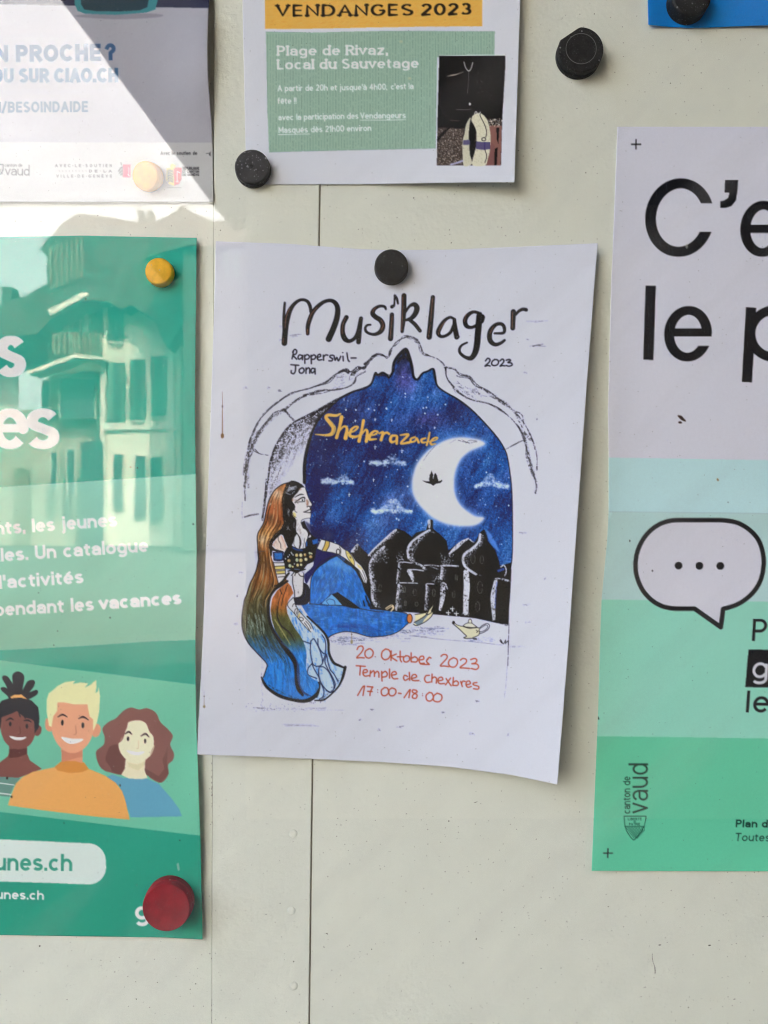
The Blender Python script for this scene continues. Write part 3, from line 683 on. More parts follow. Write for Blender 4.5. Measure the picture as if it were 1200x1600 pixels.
    hair = [(495, 140), (560, 108), (610, 115), (660, 135), (720, 172), (772, 222), (750, 212), (705, 222), (672, 262), (640, 310), (600, 350), (572, 390), (568, 440), (600, 480), (615, 520), (600, 560), (572, 590), (565, 640), (600, 680), (632, 730), (628, 800), (625, 880), (640, 940), (600, 1000), (580, 1080), (560, 1120), (575, 1160), (500, 1160), (480, 1110), (450, 1040), (420, 960), (390, 950), (330, 1000), (270, 1070), (250, 1130), (300, 1180), (430, 1215), (440, 1240), (330, 1215), (255, 1205), (245, 1290), (225, 1290), (205, 1160), (225, 1060), (290, 960), (380, 880), (440, 800), (425, 680), (420, 560), (415, 440), (430, 330), (455, 240)]
    zp(cv, hair, *T, (22, 20, 23))
    r = np.random.RandomState(2)
    for k in range(90):   # scalloped veil edge
        t = k / 89; q = np.array(spline([(495, 150), (455, 240), (430, 330), (418, 440), (424, 560), (428, 680), (440, 770), (400, 860), (290, 965), (228, 1060), (208, 1160)], 9)); i = int(t * (len(q) - 1))
        cv.ell(400 + q[i][0] / 10 + r.normal(0, .35), 740 + q[i][1] / 10, r.uniform(.7, 1.5), r.uniform(.7, 1.3), (22, 20, 23))
        if r.rand() < .35: cv.ell(400 + (q[i][0] + 14) / 10, 740 + q[i][1] / 10, .5, .6, (170, 150, 130), .8)
    for k in range(26):
        x = 470 + k * 5 + r.normal(0, 8); zs(cv, [(x, 290 - k * 2 + r.normal(0, 12)), (x + 30, 240 + r.normal(0, 14) - k), (x + 48, 205 + r.normal(0, 12))], *T, r.uniform(4, 10), (186, 188, 200), alpha=r.uniform(.4, .95), rough=.3)
    zs(cv, [(470, 300), (540, 325), (600, 280)], *T, 16, (176, 180, 194), alpha=.8, rough=.5)
    for q in ([(480, 560), (500, 590), (490, 640)], [(500, 545), (520, 580), (510, 640)], [(530, 540), (505, 610), (520, 660)], [(480, 830), (495, 860), (480, 880)], [(500, 820), (510, 860), (540, 890)], [(600, 760), (590, 830), (610, 860)]): zs(cv, q, *T, 8, (190, 188, 198), alpha=.85, rough=.45)
    for k in range(30):
        zs(cv, [(r.uniform(440, 620), r.uniform(700, 1100))] * 1 + [(r.uniform(440, 620), r.uniform(700, 1100))] * 0 + [(0, 0)] * 0, *T, 3, skin) if False else cv.ell(400 + r.uniform(450, 620) / 10, 740 + r.uniform(640, 1120) / 10, .35, r.uniform(.3, 1.1), (160, 150, 150), .6)
    sk2 = (176, 128, 104)
    cv.ell(480, 784, 1.6, 4.2, sk2, .8, rot=-.2, soft=.7); cv.ell(469, 764.5, 2.5, 1.6, sk2, .5, soft=.7); cv.ell(457, 781, 1.4, 3.2, sk2, .6, soft=.6); cv.ell(468, 781, 4, 1.2, sk2, .5, soft=.6, rot=-.3); cv.ell(480.5, 788, 1.4, 2, (150, 84, 60), .7, soft=.5)
    zs(cv, [(605, 372), (650, 345), (700, 325), (742, 328)], *T, [7, 15, 18, 10], INK)
    zs(cv, [(600, 455), (650, 420), (700, 385), (745, 372), (768, 385)], *T, [6, 12, 17, 18, 12], INK)
    zs(cv, [(615, 455), (670, 442), (720, 440), (757, 436)], *T, [6, 9, 10, 10], INK)
    zs(cv, [(757, 372), (762, 410), (758, 440)], *T, 10, INK)
    cv.ell(472, 781.6, 3, 1.9, (222, 222, 228)); cv.ell(472.6, 781.5, 1.0, 1.7, INK)
    zs(cv, [(772, 225), (796, 300), (815, 360), (842, 420), (872, 470), (874, 498), (850, 515), (815, 512), (798, 522)], *T, [10, 11, 10, 9, 9, 10, 14, 12, 12], INK)
    zs(cv, [(845, 535), (858, 560), (856, 585)], *T, [16, 14, 8], INK); zs(cv, [(742, 600), (785, 588), (820, 570), (850, 560)], *T, [10, 14, 14, 14], INK); zs(cv, [(745, 602), (800, 608), (857, 604)], *T, [9, 9, 9], INK); zs(cv, [(800, 610), (852, 612)], *T, 7, INK)
    zs(cv, [(858, 620), (852, 688), (790, 700), (722, 722), (700, 765)], *T, 7, INK)
    zs(cv, [(600, 540), (612, 590), (640, 605)], *T, 7, INK)
    cv.ell(460, 804.5, 2.6, 4.2, (216, 200, 130), .95, rot=-.25); zs(cv, [(575, 560), (568, 610), (590, 660), (630, 690)], *T, 6, INK)
    zp(cv, [(700, 770), (735, 742), (760, 735), (775, 790), (800, 840), (850, 920), (900, 980), (960, 1010), (930, 1110), (860, 1150), (770, 1170), (770, 1090), (805, 1000), (812, 930), (780, 880), (730, 850)], *T, (24, 24, 36))
    zp(cv, [(760, 740), (800, 760), (860, 800), (900, 860), (980, 940), (1050, 1010), (960, 1020), (880, 960), (810, 870)], *T, (30, 32, 72), alpha=.8, soft=1.2)
    cv.ell(513, 836.5, 8, 7, (62, 58, 98), .7, soft=3)
    zp(cv, [(820, 990), (850, 950), (862, 985), (828, 1005)], *T, skin); zp(cv, [(880, 1040), (965, 1015), (965, 1085), (890, 1110)], *T, (36, 96, 178), rough=.25); zp(cv, [(778, 1080), (800, 1050), (800, 1130), (780, 1140)], *T, (36, 96, 178), rough=.25)
    zp(cv, [(600, 1000), (640, 960), (665, 1010), (670, 1090), (660, 1155), (610, 1140), (585, 1100)], *T, (206, 205, 212)); zp(cv, [(700, 980), (760, 1000), (770, 1060), (740, 1170), (705, 1140), (690, 1080)], *T, (206, 205, 212))
    for q, w in (([(640, 930), (680, 1000), (695, 1080), (680, 1165)], [10, 18, 26, 20]), ([(600, 1000), (590, 1100), (620, 1150)], 6), ([(760, 1010), (750, 1100), (735, 1160)], 6), ([(350, 980), (350, 1040), (380, 1090), (390, 1165)], 8), ([(600, 800), (610, 890), (590, 960)], 10)): zs(cv, q, *T, w, INK)
    for k in range(90):
        r_ = np.random.RandomState(k + 9100)
        x, y, dx, dy = ((r_.uniform(770, 830), r_.uniform(400, 500), 6, 22), (r_.uniform(590, 650), r_.uniform(400, 470), 20, 14), (r_.uniform(640, 700), r_.uniform(700, 900), -8, 30), (r_.uniform(680, 760), r_.uniform(900, 1120), -10, 34), (r_.uniform(280, 470), r_.uniform(1050, 1190), 12, 26))[k % 5]
        zs(cv, [(x, y), (x + dx, y + dy)], *T, 4.5, (92, 70, 62), alpha=r_.uniform(.25, .6), smooth=False, rough=.4)
    # blouse and beads
    zp(cv, [(480, 1160), (570, 1130), (680, 1180), (780, 1160), (870, 1140), (960, 1090), (940, 1180), (930, 1290), (890, 1380), (800, 1420), (740, 1500), (640, 1560), (540, 1520), (460, 1480), (430, 1380), (440, 1240)], *T, (24, 24, 30))
    zs(cv, [(580, 1160), (640, 1190), (720, 1200)], *T, 26, (30, 62, 120), rough=.25); zs(cv, [(470, 1490), (530, 1500)], *T, 16, (120, 150, 196), rough=.3); zs(cv, [(600, 1490), (680, 1500)], *T, 10, (96, 130, 186), rough=.3)
    bc = [(206, 184, 120), (214, 206, 160), (196, 158, 96), (176, 186, 150)]
    for k, (x, y, s_) in enumerate([(635, 1275, 25), (700, 1275, 27), (765, 1268, 22), (640, 1350, 27), (700, 1355, 28), (780, 1340, 25), (855, 1300, 24), (840, 1245, 20), (650, 1430, 22), (705, 1425, 20), (515, 1360, 24), (530, 1440, 26), (575, 1455, 16), (870, 1250, 12)]):
        cv.ell(400 + x / 10, 740 + y / 10, s_ / 10, s_ / 10 * 1.1, bc[k % 4], .95, rough=.15); cv.ell(400 + (x - 6) / 10, 740 + (y - 8) / 10, .7, .8, (232, 228, 200), .8)
    for (x, y) in ((550, 1230), (520, 1275), (580, 1270), (560, 1250), (500, 1300), (460, 1330), (600, 1410)): cv.ell(400 + x / 10, 740 + y / 10, 1.2, 1.5, (200, 200, 206), .85, rough=.4)
    zp(cv, [(40, 150), (95, 140), (155, 155), (160, 238), (105, 248), (50, 240)], *U, (22, 36, 66)); zp(cv, [(55, 160), (140, 160), (138, 226), (62, 226)], *U, (34, 104, 186), rough=.3, soft=.7)
    zp(cv, [(52, 262), (165, 262), (170, 330), (175, 400), (150, 450), (105, 490), (85, 420), (65, 330)], *U, (208, 203, 206))
    zp(cv, [(62, 298), (165, 294), (168, 330), (72, 335)], *U, (206, 188, 110)); zp(cv, [(78, 345), (168, 340), (166, 375), (85, 380)], *U, (206, 188, 110))
    for q in ([(52, 262), (165, 260)], [(62, 300), (165, 294)], [(70, 334), (170, 328)], [(78, 348), (168, 343)], [(85, 380), (168, 374)], [(95, 412), (165, 405)], [(45, 250), (65, 330), (85, 420), (105, 500)], [(165, 260), (172, 330), (176, 400)]): zs(cv, q, *U, 7, INK, smooth=len(q) > 2)
    zs(cv, [(100, 490), (150, 450), (185, 400), (210, 370)], *U, [20, 24, 26, 20], INK); zs(cv, [(60, 505), (110, 490)], *U, 14, INK, rough=.3)
    zs(cv, [(235, 395), (262, 365), (285, 350), (270, 395)], *U, 9, INK); zs(cv, [(310, 375), (330, 400), (362, 405)], *U, 8, INK); zs(cv, [(200, 350), (250, 340), (330, 345), (380, 330)], *U, 12, INK, rough=.1)
    # the stretched arm
    arm = [(500, 115), (545, 18), (640, 42), (725, 72), (800, 132), (862, 172), (905, 240), (962, 290), (1000, 350), (1028, 430), (1018, 480), (990, 470), (958, 400), (930, 330), (880, 290), (800, 222), (725, 175), (660, 155), (560, 140)]
    zp(cv, arm, *U, (210, 207, 212)); zs(cv, arm + arm[:1], *U, 6, INK, smooth=False)
    zp(cv, [(590, 35), (632, 45), (628, 85), (598, 140), (558, 130), (580, 80)], *U, (206, 172, 84)); zs(cv, [(592, 35), (580, 80), (556, 132)], *U, 7, INK); zs(cv, [(632, 42), (628, 88), (598, 142)], *U, 7, INK)
    t = np.linspace(0, 6.28, 12); zs(cv, [(722 + 18 * math.cos(a), 148 + 28 * math.sin(a)) for a in t], *U, 9, INK); zs(cv, [(735, 95), (750, 130), (745, 180), (710, 170)], *U, 6, INK)
    zp(cv, [(800, 140), (835, 150), (862, 195), (888, 240), (890, 292), (860, 262), (825, 210)], *U, (208, 192, 112), smooth=True); zs(cv, [(800, 142), (815, 200), (860, 265), (890, 298)], *U, 5, INK); zs(cv, [(830, 148), (865, 195), (890, 245), (892, 295)], *U, 5, INK); cv.ell(547.5, 871, 1, 2, INK, .8, rot=-.6)
    zp(cv, [(915, 270), (930, 310), (970, 335), (985, 350), (960, 300)], *U, (208, 196, 130), alpha=.9)
    for q in ([(975, 340), (1000, 400), (1010, 440)], [(940, 340), (975, 400), (1005, 470)], [(1000, 350), (1010, 380)]): zs(cv, q, *U, 5, INK)
    zp(cv, [(885, 300), (930, 340), (965, 410), (985, 470), (945, 420), (915, 360)], *U, INK, alpha=.85)


def paint_arch(cv):
    A = (370, 520, 4.704); B = (600, 520, 4.615)
    o1 = Z([(60, 1230), (58, 1150), (68, 1050), (80, 930), (95, 800), (140, 680), (200, 595), (300, 510), (400, 442), (520, 410), (640, 372), (715, 318), (770, 285), (830, 290), (880, 262), (940, 255), (975, 200), (1020, 162), (1070, 165), (1112, 185), (1130, 130), (1170, 80)], *A) + Z([(130, 38), (185, 32), (235, 52), (262, 95), (280, 150), (330, 170), (385, 188), (425, 230), (440, 255)], *B)
    jitterline(cv, o1, 1.3, (34, 33, 38), 4, 1.3, .55, 3)
    jitterline(cv, Z([(40, 165), (70, 85), (120, 45), (180, 35), (240, 60), (268, 110), (285, 158), (340, 175), (400, 200), (435, 245)], *B), 1.0, (60, 58, 62), 3, 1.6, .8, 4)
    jitterline(cv, Z([(745, 300), (800, 275), (850, 300), (900, 265), (950, 250)], *A), 2.4, (34, 33, 38), 4, 1.6, .6, 5)
    jitterline(cv, Z([(940, 235), (985, 190), (1040, 160), (1100, 175), (1125, 150)], *A), 2.2, (34, 33, 38), 3, 1.4, .6, 6)
    o2 = Z([(55, 1040), (75, 960), (100, 870), (150, 760), (210, 670), (280, 600), (350, 560), (430, 500), (520, 458), (620, 430), (740, 412), (825, 398), (862, 355), (880, 320), (945, 280)], *A)
    jitterline(cv, o2, 1.8, (40, 38, 42), 5, 1.6, .7, 7)
    jitterline(cv, o2[:7], 4.6, (70, 66, 66), 4, 2.6, .95, 8, .7)
    jitterline(cv, o1[1:7], 2.2, (60, 58, 60), 3, 1.8, .85, 28, .8)
    jitterline(cv, Z([(75, 1130), (70, 1010), (85, 900), (110, 800), (150, 720)], *A), 3.2, (74, 70, 70), 3, 2.0, .95, 38, .7)
    jitterline(cv, Z([(440, 495), (500, 460), (560, 452)], *A), 1.4, (40, 38, 42), 3, 1.2, .6, 9)
    r1 = Z([(440, 255), (452, 320), (495, 385), (560, 445), (640, 483), (760, 515), (850, 562), (920, 620), (978, 700), (1018, 800), (1040, 900), (1075, 1000), (1098, 1090), (1095, 1160)], *B)
    jitterline(cv, r1, 1.7, (36, 35, 40), 4, 1.2, .65, 10)
    r2 = Z([(445, 252), (500, 268), (548, 302), (610, 322), (680, 390), (760, 432), (840, 482), (920, 552), (990, 612), (1030, 690), (1072, 780), (1102, 880), (1108, 985)], *B)
    jitterline(cv, r2, 1.5, (36, 35, 40), 5, 1.8, .7, 11)
    jitterline(cv, Z([(760, 440), (850, 500), (930, 570), (990, 640), (1020, 700), (1050, 760)], *B), 2.2, (70, 68, 72), 3, 3.0, .9, 12)
    jitterline(cv, Z([(990, 700), (1025, 800), (1040, 900), (1080, 1020)], *B), 3, (60, 58, 62), 3, 1.8, .9, 13)
    for k in range(26):
        r = np.random.RandomState(k + 11); x = r.uniform(490, 690); y = 395 + (x - 490) * .28 + r.uniform(-60, 20)
        zs(cv, [(x, y), (x + r.uniform(15, 60), y + r.uniform(5, 50))], *B, 4, (50, 50, 56), alpha=.7, rough=.8)
        x = r.uniform(700, 860); y = 300 + (860 - x) * .3 + r.uniform(-20, 70)
        zs(cv, [(x, y), (x + r.uniform(10, 40), y - r.uniform(5, 40))], *A, 4, (60, 58, 62), alpha=.55, rough=.85)
    # inner reveal with charcoal shading
    inner = Z([(190, 1375), (202, 1280), (212, 1180), (228, 1060), (250, 940), (285, 840), (345, 730), (430, 655), (560, 590), (660, 532), (760, 480)], *A)
    jitterline(cv, inner, 2.0, (34, 32, 36), 4, 1.2, .6, 14)
    for k in range(900):
        r = np.random.RandomState(k + 1700)
        t = r.rand() ** .8
        x = 760 - 500 * t; ytop = np.interp(x, [250, 285, 345, 430, 560, 660, 760], [940, 840, 730, 655, 590, 532, 480])
        dep = r.rand() ** 1.5 * (60 + 330 * t)
        y = ytop + dep; xr = np.interp(y, [490, 560, 640, 740, 870, 980], [790, 690, 615, 560, 520, 505])
        if x > xr - 6: continue
        L = r.uniform(20, 70); al = (1 - dep / (80 + 330 * t)) * .75
        zs(cv, [(x, y), (x - .45 * L, y + L)], *A, r.uniform(5, 12), (52, 49, 52), alpha=al * r.uniform(.4, 1), smooth=False, rough=.85)
    zp(cv, [(600, 590), (700, 520), (800, 470), (850, 445), (760, 500), (690, 565), (640, 620), (590, 690), (560, 720), (560, 640)], *A, (40, 38, 42), alpha=.7, soft=1.5, rough=.45)
    jitterline(cv, Z([(560, 600), (660, 540), (760, 490), (850, 445)], *A), 2.4, (34, 32, 36), 4, 1.5, .5, 15)
    jitterline(cv, Z([(350, 562), (380, 600), (425, 652)], *A), 2.2, (50, 48, 52), 4, 1.0, .6, 16); jitterline(cv, Z([(125, 858), (170, 890), (225, 905)], *A), 1.3, (60, 58, 62), 3, 1.4, .7, 17)
    jitterline(cv, Z([(60, 1355), (100, 1340), (155, 1330)], *A), 1.6, (60, 58, 62), 3, .6, .6, 18); jitterline(cv, Z([(1000, 780), (940, 805), (880, 840)], *B), 1.2, (70, 68, 74), 2, .8, .5, 19)
    cv.stroke([(378.5, 785), (378, 800), (379, 812)], .9, (90, 90, 98), alpha=.6, rough=.7)
    # sill lines
    cv.stroke([(640, 993), (690, 999), (740, 1003), (785, 1008)], .8, (90, 90, 100), alpha=.7, rough=.6); cv.stroke([(795.3, 974), (794.5, 1000), (793.5, 1040)], 1.5, (60, 60, 68), alpha=.8, rough=.6); cv.stroke([(793, 1030), (791, 1065), (788, 1090)], .9, (110, 110, 120), alpha=.6, rough=.8)
    for q in ([(781, 1001), (784, 1005), (782, 999), (786, 1006)], [(787, 1006), (790, 1000), (790, 1006)], [(790, 1005), (794, 1001), (794.5, 1008)]): cv.stroke(q, 1.1, INK, smooth=False)


def paint_lamp(cv):
    V = (640, 930, 7.06)
    c = (204, 200, 172)
    zp(cv, [(488, 298), (520, 325), (562, 340), (592, 342), (620, 352), (660, 358), (700, 360), (742, 352), (772, 368), (776, 402), (760, 435), (742, 452), (700, 468), (690, 478), (620, 476), (600, 468), (628, 452), (600, 425), (560, 385), (520, 350)], *V, c)
    zp(cv, [(592, 340), (612, 318), (640, 305), (652, 272), (668, 262), (684, 282), (690, 312), (715, 332), (742, 355), (700, 364), (640, 358)], *V, (206, 203, 190))
    for q, w in (([(488, 298), (520, 325), (562, 340), (592, 342)], 6), ([(470, 308), (520, 350), (560, 385), (600, 425), (628, 452), (600, 466), (604, 474), (640, 478), (690, 476), (740, 488)], 8), ([(592, 342), (620, 352), (660, 358), (700, 360), (742, 354)], 12), ([(592, 338), (612, 318), (645, 303), (652, 275), (668, 262), (684, 280), (688, 308), (720, 332), (748, 356)], 6),
                 ([(742, 356), (770, 360), (800, 335), (850, 313), (880, 330), (868, 372), (820, 408), (772, 425)], 7), ([(768, 385), (775, 370), (810, 345), (845, 328), (862, 345), (840, 380), (800, 400), (772, 402), (765, 385)], 6), ([(775, 400), (765, 435), (740, 452), (695, 470)], 7), ([(735, 385), (750, 400), (738, 412), (758, 395)], 6), ([(600, 350), (660, 366), (730, 360)], 5), ([(648, 305), (686, 308)], 6)):
        zs(cv, q, *V, w, INK)
    cv.ell(640 + 485 / 7.06, 930 + 302 / 7.06, 2.4, 2.6, INK); cv.ell(640 + 722 / 7.06, 930 + 482 / 7.06, 3, 1.2, INK)
    for k in range(80):
        r = np.random.RandomState(k + 200); x, y = r.uniform(620, 900), r.uniform(462, 515)
        zs(cv, [(x, y), (x + r.uniform(15, 50), y + r.uniform(-6, 6))], *V, 6, (84, 96, 140), alpha=r.uniform(.1, .45), rough=.8)


def paint_title(cv):
    A = (430, 450, 5.714); B = (630, 450, 5.714)
    K = (28, 27, 30)
    S = [(A, [(82, 492), (88, 400), (100, 305), (125, 215), (160, 155), (205, 115), (250, 105), (290, 122), (312, 165), (318, 212)], [46, 46, 46, 40, 30, 24, 22, 24, 26, 22]),
         (A, [(85, 132), (80, 200), (75, 300), (76, 400)], [17, 19, 20, 14]),
         (A, [(290, 408), (292, 340), (312, 270), (340, 210), (385, 160), (440, 122), (498, 112), (540, 138), (558, 190), (550, 270), (520, 360), (478, 455)], [28, 34, 36, 34, 32, 28, 28, 36, 42, 46, 48, 50]),
         (A, [(636, 262), (606, 325), (602, 395), (620, 450), (658, 474), (705, 452), (738, 395), (766, 272)], [36, 36, 38, 42, 30, 28, 30, 32]), (A, [(766, 272), (752, 380), (744, 482)], [30, 38, 38]),
         (A, [(988, 188), (975, 166), (930, 163), (885, 190), (870, 228), (898, 260), (940, 288), (962, 335), (944, 385), (898, 412), (850, 410), (812, 388), (805, 355), (822, 332), (850, 328)], [15, 20, 22, 30, 38, 38, 40, 40, 38, 26, 20, 20, 18, 16, 14]),
         (A, [(1042, 238), (1038, 340), (1030, 452)], [34, 38, 42]), (A, [(1042, 168), (1052, 162)], [28, 24]), (A, [(1062, 158), (1066, 110), (1068, 65)], [14, 13, 13]), (A, [(1068, 68), (1086, 95), (1096, 138)], [18, 18, 14]),
         (A, [(1150, 68), (1148, 180), (1142, 300), (1133, 388)], [40, 42, 36, 26]),
         (B, [(15, 225), (55, 165), (98, 146), (122, 175), (112, 222), (75, 268), (22, 288)], [14, 20, 34, 44, 42, 34, 18]), (B, [(55, 282), (105, 325), (150, 382)], [26, 30, 28]),
         (B, [(265, 82), (250, 250), (232, 438)], [34, 42, 44]),
         (B, [(462, 282), (420, 262), (370, 290), (330, 350), (312, 400), (335, 432), (380, 426), (425, 392), (452, 330)], [18, 20, 26, 36, 36, 24, 22, 24, 24]), (B, [(456, 280), (462, 350), (478, 438)], [26, 38, 40]), (B, [(475, 440), (490, 434)], [34, 26]),
         (B, [(690, 228), (628, 214), (578, 242), (552, 290), (565, 338), (608, 352), (658, 330), (695, 285)], [22, 24, 32, 36, 34, 24, 24, 28]), (B, [(700, 262), (692, 290)], [56, 56]), (B, [(680, 250), (668, 400), (652, 545), (612, 622), (560, 620), (512, 585), (502, 548), (522, 512), (570, 487)], [50, 52, 50, 40, 26, 22, 20, 16, 13]),
         (B, [(815, 405), (895, 400), (902, 352), (878, 322), (830, 326), (785, 372), (770, 430), (782, 478), (822, 505), (870, 492), (906, 466)], [14, 22, 26, 26, 28, 38, 40, 38, 30, 24, 18]),
         (B, [(983, 212), (978, 358)], [42, 38]), (B, [(1000, 240), (1035, 205), (1070, 190), (1098, 195)], [20, 22, 26, 28])]
    for (O, p, w) in S: zs(cv, p, *O, [v + 4 for v in w], K, soft=.6)
    R = [(A, [(130, 180), (100, 250), (88, 355)]), (A, [(375, 172), (322, 235), (295, 315)]), (A, [(290, 365), (284, 410)]), (A, [(75, 450), (70, 490)]), (A, [(626, 265), (602, 335), (598, 410)]), (A, [(872, 215), (880, 190), (900, 175)]), (A, [(948, 285), (964, 330), (948, 375)]), (A, [(1046, 250), (1036, 340), (1028, 450)]), (A, [(1140, 80), (1135, 250), (1128, 380)]),
         (B, [(262, 92), (246, 300)]), (B, [(242, 330), (222, 440)]), (B, [(372, 300), (325, 370), (314, 420)]), (B, [(562, 235), (544, 300)]), (B, [(806, 345), (774, 405)]), (B, [(976, 212), (972, 355)])]
    for (O, p) in R: zs(cv, p, *O, 6, (150, 92, 70), alpha=.85, rough=.3)
    r = np.random.RandomState(8)
    for (O, p, w) in S:
        for k in range(7):
            i = r.randint(len(p)); cv.ell(O[0] + (p[i][0] + r.normal(0, 6)) / O[2], O[1] + (p[i][1] + r.normal(0, 10)) / O[2], .5, .5, (150, 146, 150), .6)
    H = lambda O, q, w=12.5, c=(28, 28, 36): zs(cv, q, *O, w, c, alpha=1, soft=.8)
    for q in ([(163, 560), (158, 600), (150, 632)], [(155, 572), (175, 548), (192, 562), (185, 588), (158, 602), (175, 618), (192, 636)], [(240, 602), (216, 598), (203, 620), (215, 636), (238, 620), (245, 602), (243, 640)],
              [(262, 600), (264, 640), (265, 672)], [(262, 612), (285, 595), (305, 610), (295, 632), (268, 636)], [(320, 600), (322, 640), (323, 675)], [(320, 614), (345, 597), (362, 612), (350, 634), (325, 637)],
              [(375, 622), (405, 610), (400, 592), (382, 600), (375, 625), (388, 643), (415, 640)], [(430, 600), (432, 645)], [(432, 615), (450, 598), (470, 600)], [(515, 600), (492, 603), (490, 618), (512, 632), (505, 650), (480, 650)],
              [(525, 605), (535, 645), (550, 620), (565, 650), (585, 610)], [(605, 610), (608, 650)], [(640, 580), (650, 640), (662, 656)], [(678, 625), (722, 625)],
              [(140, 685), (175, 688), (210, 690)], [(182, 690), (180, 740), (165, 765), (143, 757), (143, 738)], [(235, 715), (215, 730), (218, 755), (240, 760), (258, 740), (250, 716), (235, 714)], [(275, 715), (275, 762)], [(277, 730), (295, 713), (308, 725), (308, 760)],
              [(350, 720), (330, 718), (320, 740), (330, 758), (350, 742), (355, 720), (357, 768)]): H(A, q)
    cv.ell(430 + 603 / 5.714, 450 + 577 / 5.714, 1.1, 1.1, (36, 36, 44))
    for q in ([(735, 650), (755, 628), (775, 640), (765, 665), (730, 697), (755, 692), (776, 696)], [(815, 640), (795, 655), (790, 680), (810, 693), (840, 685), (852, 660), (840, 642), (815, 638)], [(865, 650), (885, 635), (900, 648), (890, 670), (865, 697), (885, 693), (908, 695)], [(920, 645), (945, 638), (958, 648), (935, 665), (965, 670), (972, 688), (945, 698), (920, 692)]): H(B, q)
    # orange handwriting
    C = (550, 1000, 5.714); OR = (172, 74, 46)
    for q in ([(45, 85), (60, 60), (90, 55), (100, 80), (80, 115), (42, 158), (75, 157), (110, 160)], [(150, 80), (120, 100), (118, 140), (145, 162), (180, 145), (188, 105), (165, 80), (145, 80)], [(300, 80), (270, 105), (265, 150), (290, 175), (325, 165), (345, 125), (330, 90), (300, 80)],
              [(350, 98), (348, 182)], [(395, 125), (352, 150), (400, 186)], [(430, 100), (431, 170), (442, 195)], [(405, 150), (460, 150)], [(480, 142), (460, 160), (465, 190), (490, 196), (515, 175), (508, 147), (480, 140)], [(528, 115), (528, 190)], [(530, 165), (560, 150), (585, 168), (575, 195), (530, 195)],
              [(598, 180), (640, 170), (635, 145), (610, 150), (598, 180), (610, 208), (645, 208)], [(670, 175), (690, 155), (705, 162)], [(680, 168), (665, 190), (688, 216)], [(612, 214), (650, 218), (690, 218)],
              [(795, 145), (815, 130), (845, 135), (845, 165), (790, 228), (825, 232), (865, 238)], [(905, 158), (870, 180), (862, 215), (885, 240), (920, 238), (942, 205), (935, 172), (905, 157)], [(968, 180), (990, 165), (1020, 175), (1015, 205), (965, 245), (1005, 250), (1050, 255)], [(1060, 175), (1095, 165), (1115, 180), (1100, 205), (1070, 212), (1115, 215), (1130, 240), (1110, 262), (1065, 255)],
              [(38, 230), (118, 235)], [(75, 232), (72, 280), (70, 312)], [(100, 295), (135, 285), (130, 265), (105, 270), (98, 300), (115, 322), (150, 318)], [(165, 275), (160, 325)], [(168, 295), (190, 275), (200, 290), (200, 325)], [(202, 300), (225, 280), (240, 297), (240, 332)], [(265, 280), (266, 330), (268, 366)], [(268, 300), (295, 280), (315, 300), (305, 325), (270, 332)], [(335, 260), (335, 340)],
              [(355, 315), (395, 305), (385, 282), (360, 290), (352, 315), (370, 345), (408, 345)], [(495, 325), (470, 315), (460, 340), (475, 360), (505, 345)], [(512, 290), (515, 360)], [(530, 345), (575, 330), (565, 308), (540, 315), (530, 345), (550, 362), (598, 362)], [(690, 315), (660, 320), (648, 350), (665, 378), (700, 375)],
              [(715, 305), (712, 375)], [(715, 345), (735, 330), (755, 345), (752, 385)], [(770, 365), (810, 355), (800, 332), (775, 340), (768, 370), (785, 390), (825, 388)], [(840, 345), (885, 408)], [(880, 340), (835, 400)], [(905, 335), (900, 405)], [(903, 380), (930, 365), (950, 382), (940, 405), (902, 405)], [(970, 370), (985, 415)], [(978, 388), (990, 368), (1010, 370)],
              [(1020, 400), (1055, 390), (1048, 367), (1025, 372), (1018, 400), (1035, 422), (1065, 415)], [(1115, 380), (1085, 385), (1085, 400), (1130, 415), (1125, 438), (1085, 435)], [(50, 495), (95, 420), (112, 412)], [(112, 412), (98, 495)], [(135, 415), (185, 420)], [(185, 420), (165, 460), (160, 495)], [(140, 458), (180, 460)],
              [(290, 425), (262, 450), (268, 490), (300, 496), (325, 470), (318, 432), (290, 424)], [(355, 428), (330, 450), (335, 490), (365, 498), (390, 475), (388, 442), (355, 427)], [(415, 475), (438, 478)], [(465, 515), (510, 450), (520, 445)], [(520, 445), (508, 515)], [(575, 450), (545, 445), (540, 465), (580, 490), (570, 520), (540, 515), (545, 490), (580, 465), (575, 450)],
              [(690, 468), (662, 495), (668, 535), (700, 545), (725, 515), (715, 477), (690, 467)], [(760, 475), (730, 500), (730, 540), (770, 552), (800, 530), (798, 492), (760, 474)]):
        zs(cv, q, *C, 12, OR, alpha=.97, soft=.9, rough=.06)
    for (x, y) in ((208, 150), (230, 445), (230, 468), (630, 480), (630, 497)): cv.ell(550 + x / 5.714, 1000 + y / 5.714, .9, .9, (140, 66, 46), .9)
    # gold lettering
    G = (490, 630, 5.714); GD = (214, 168, 84)
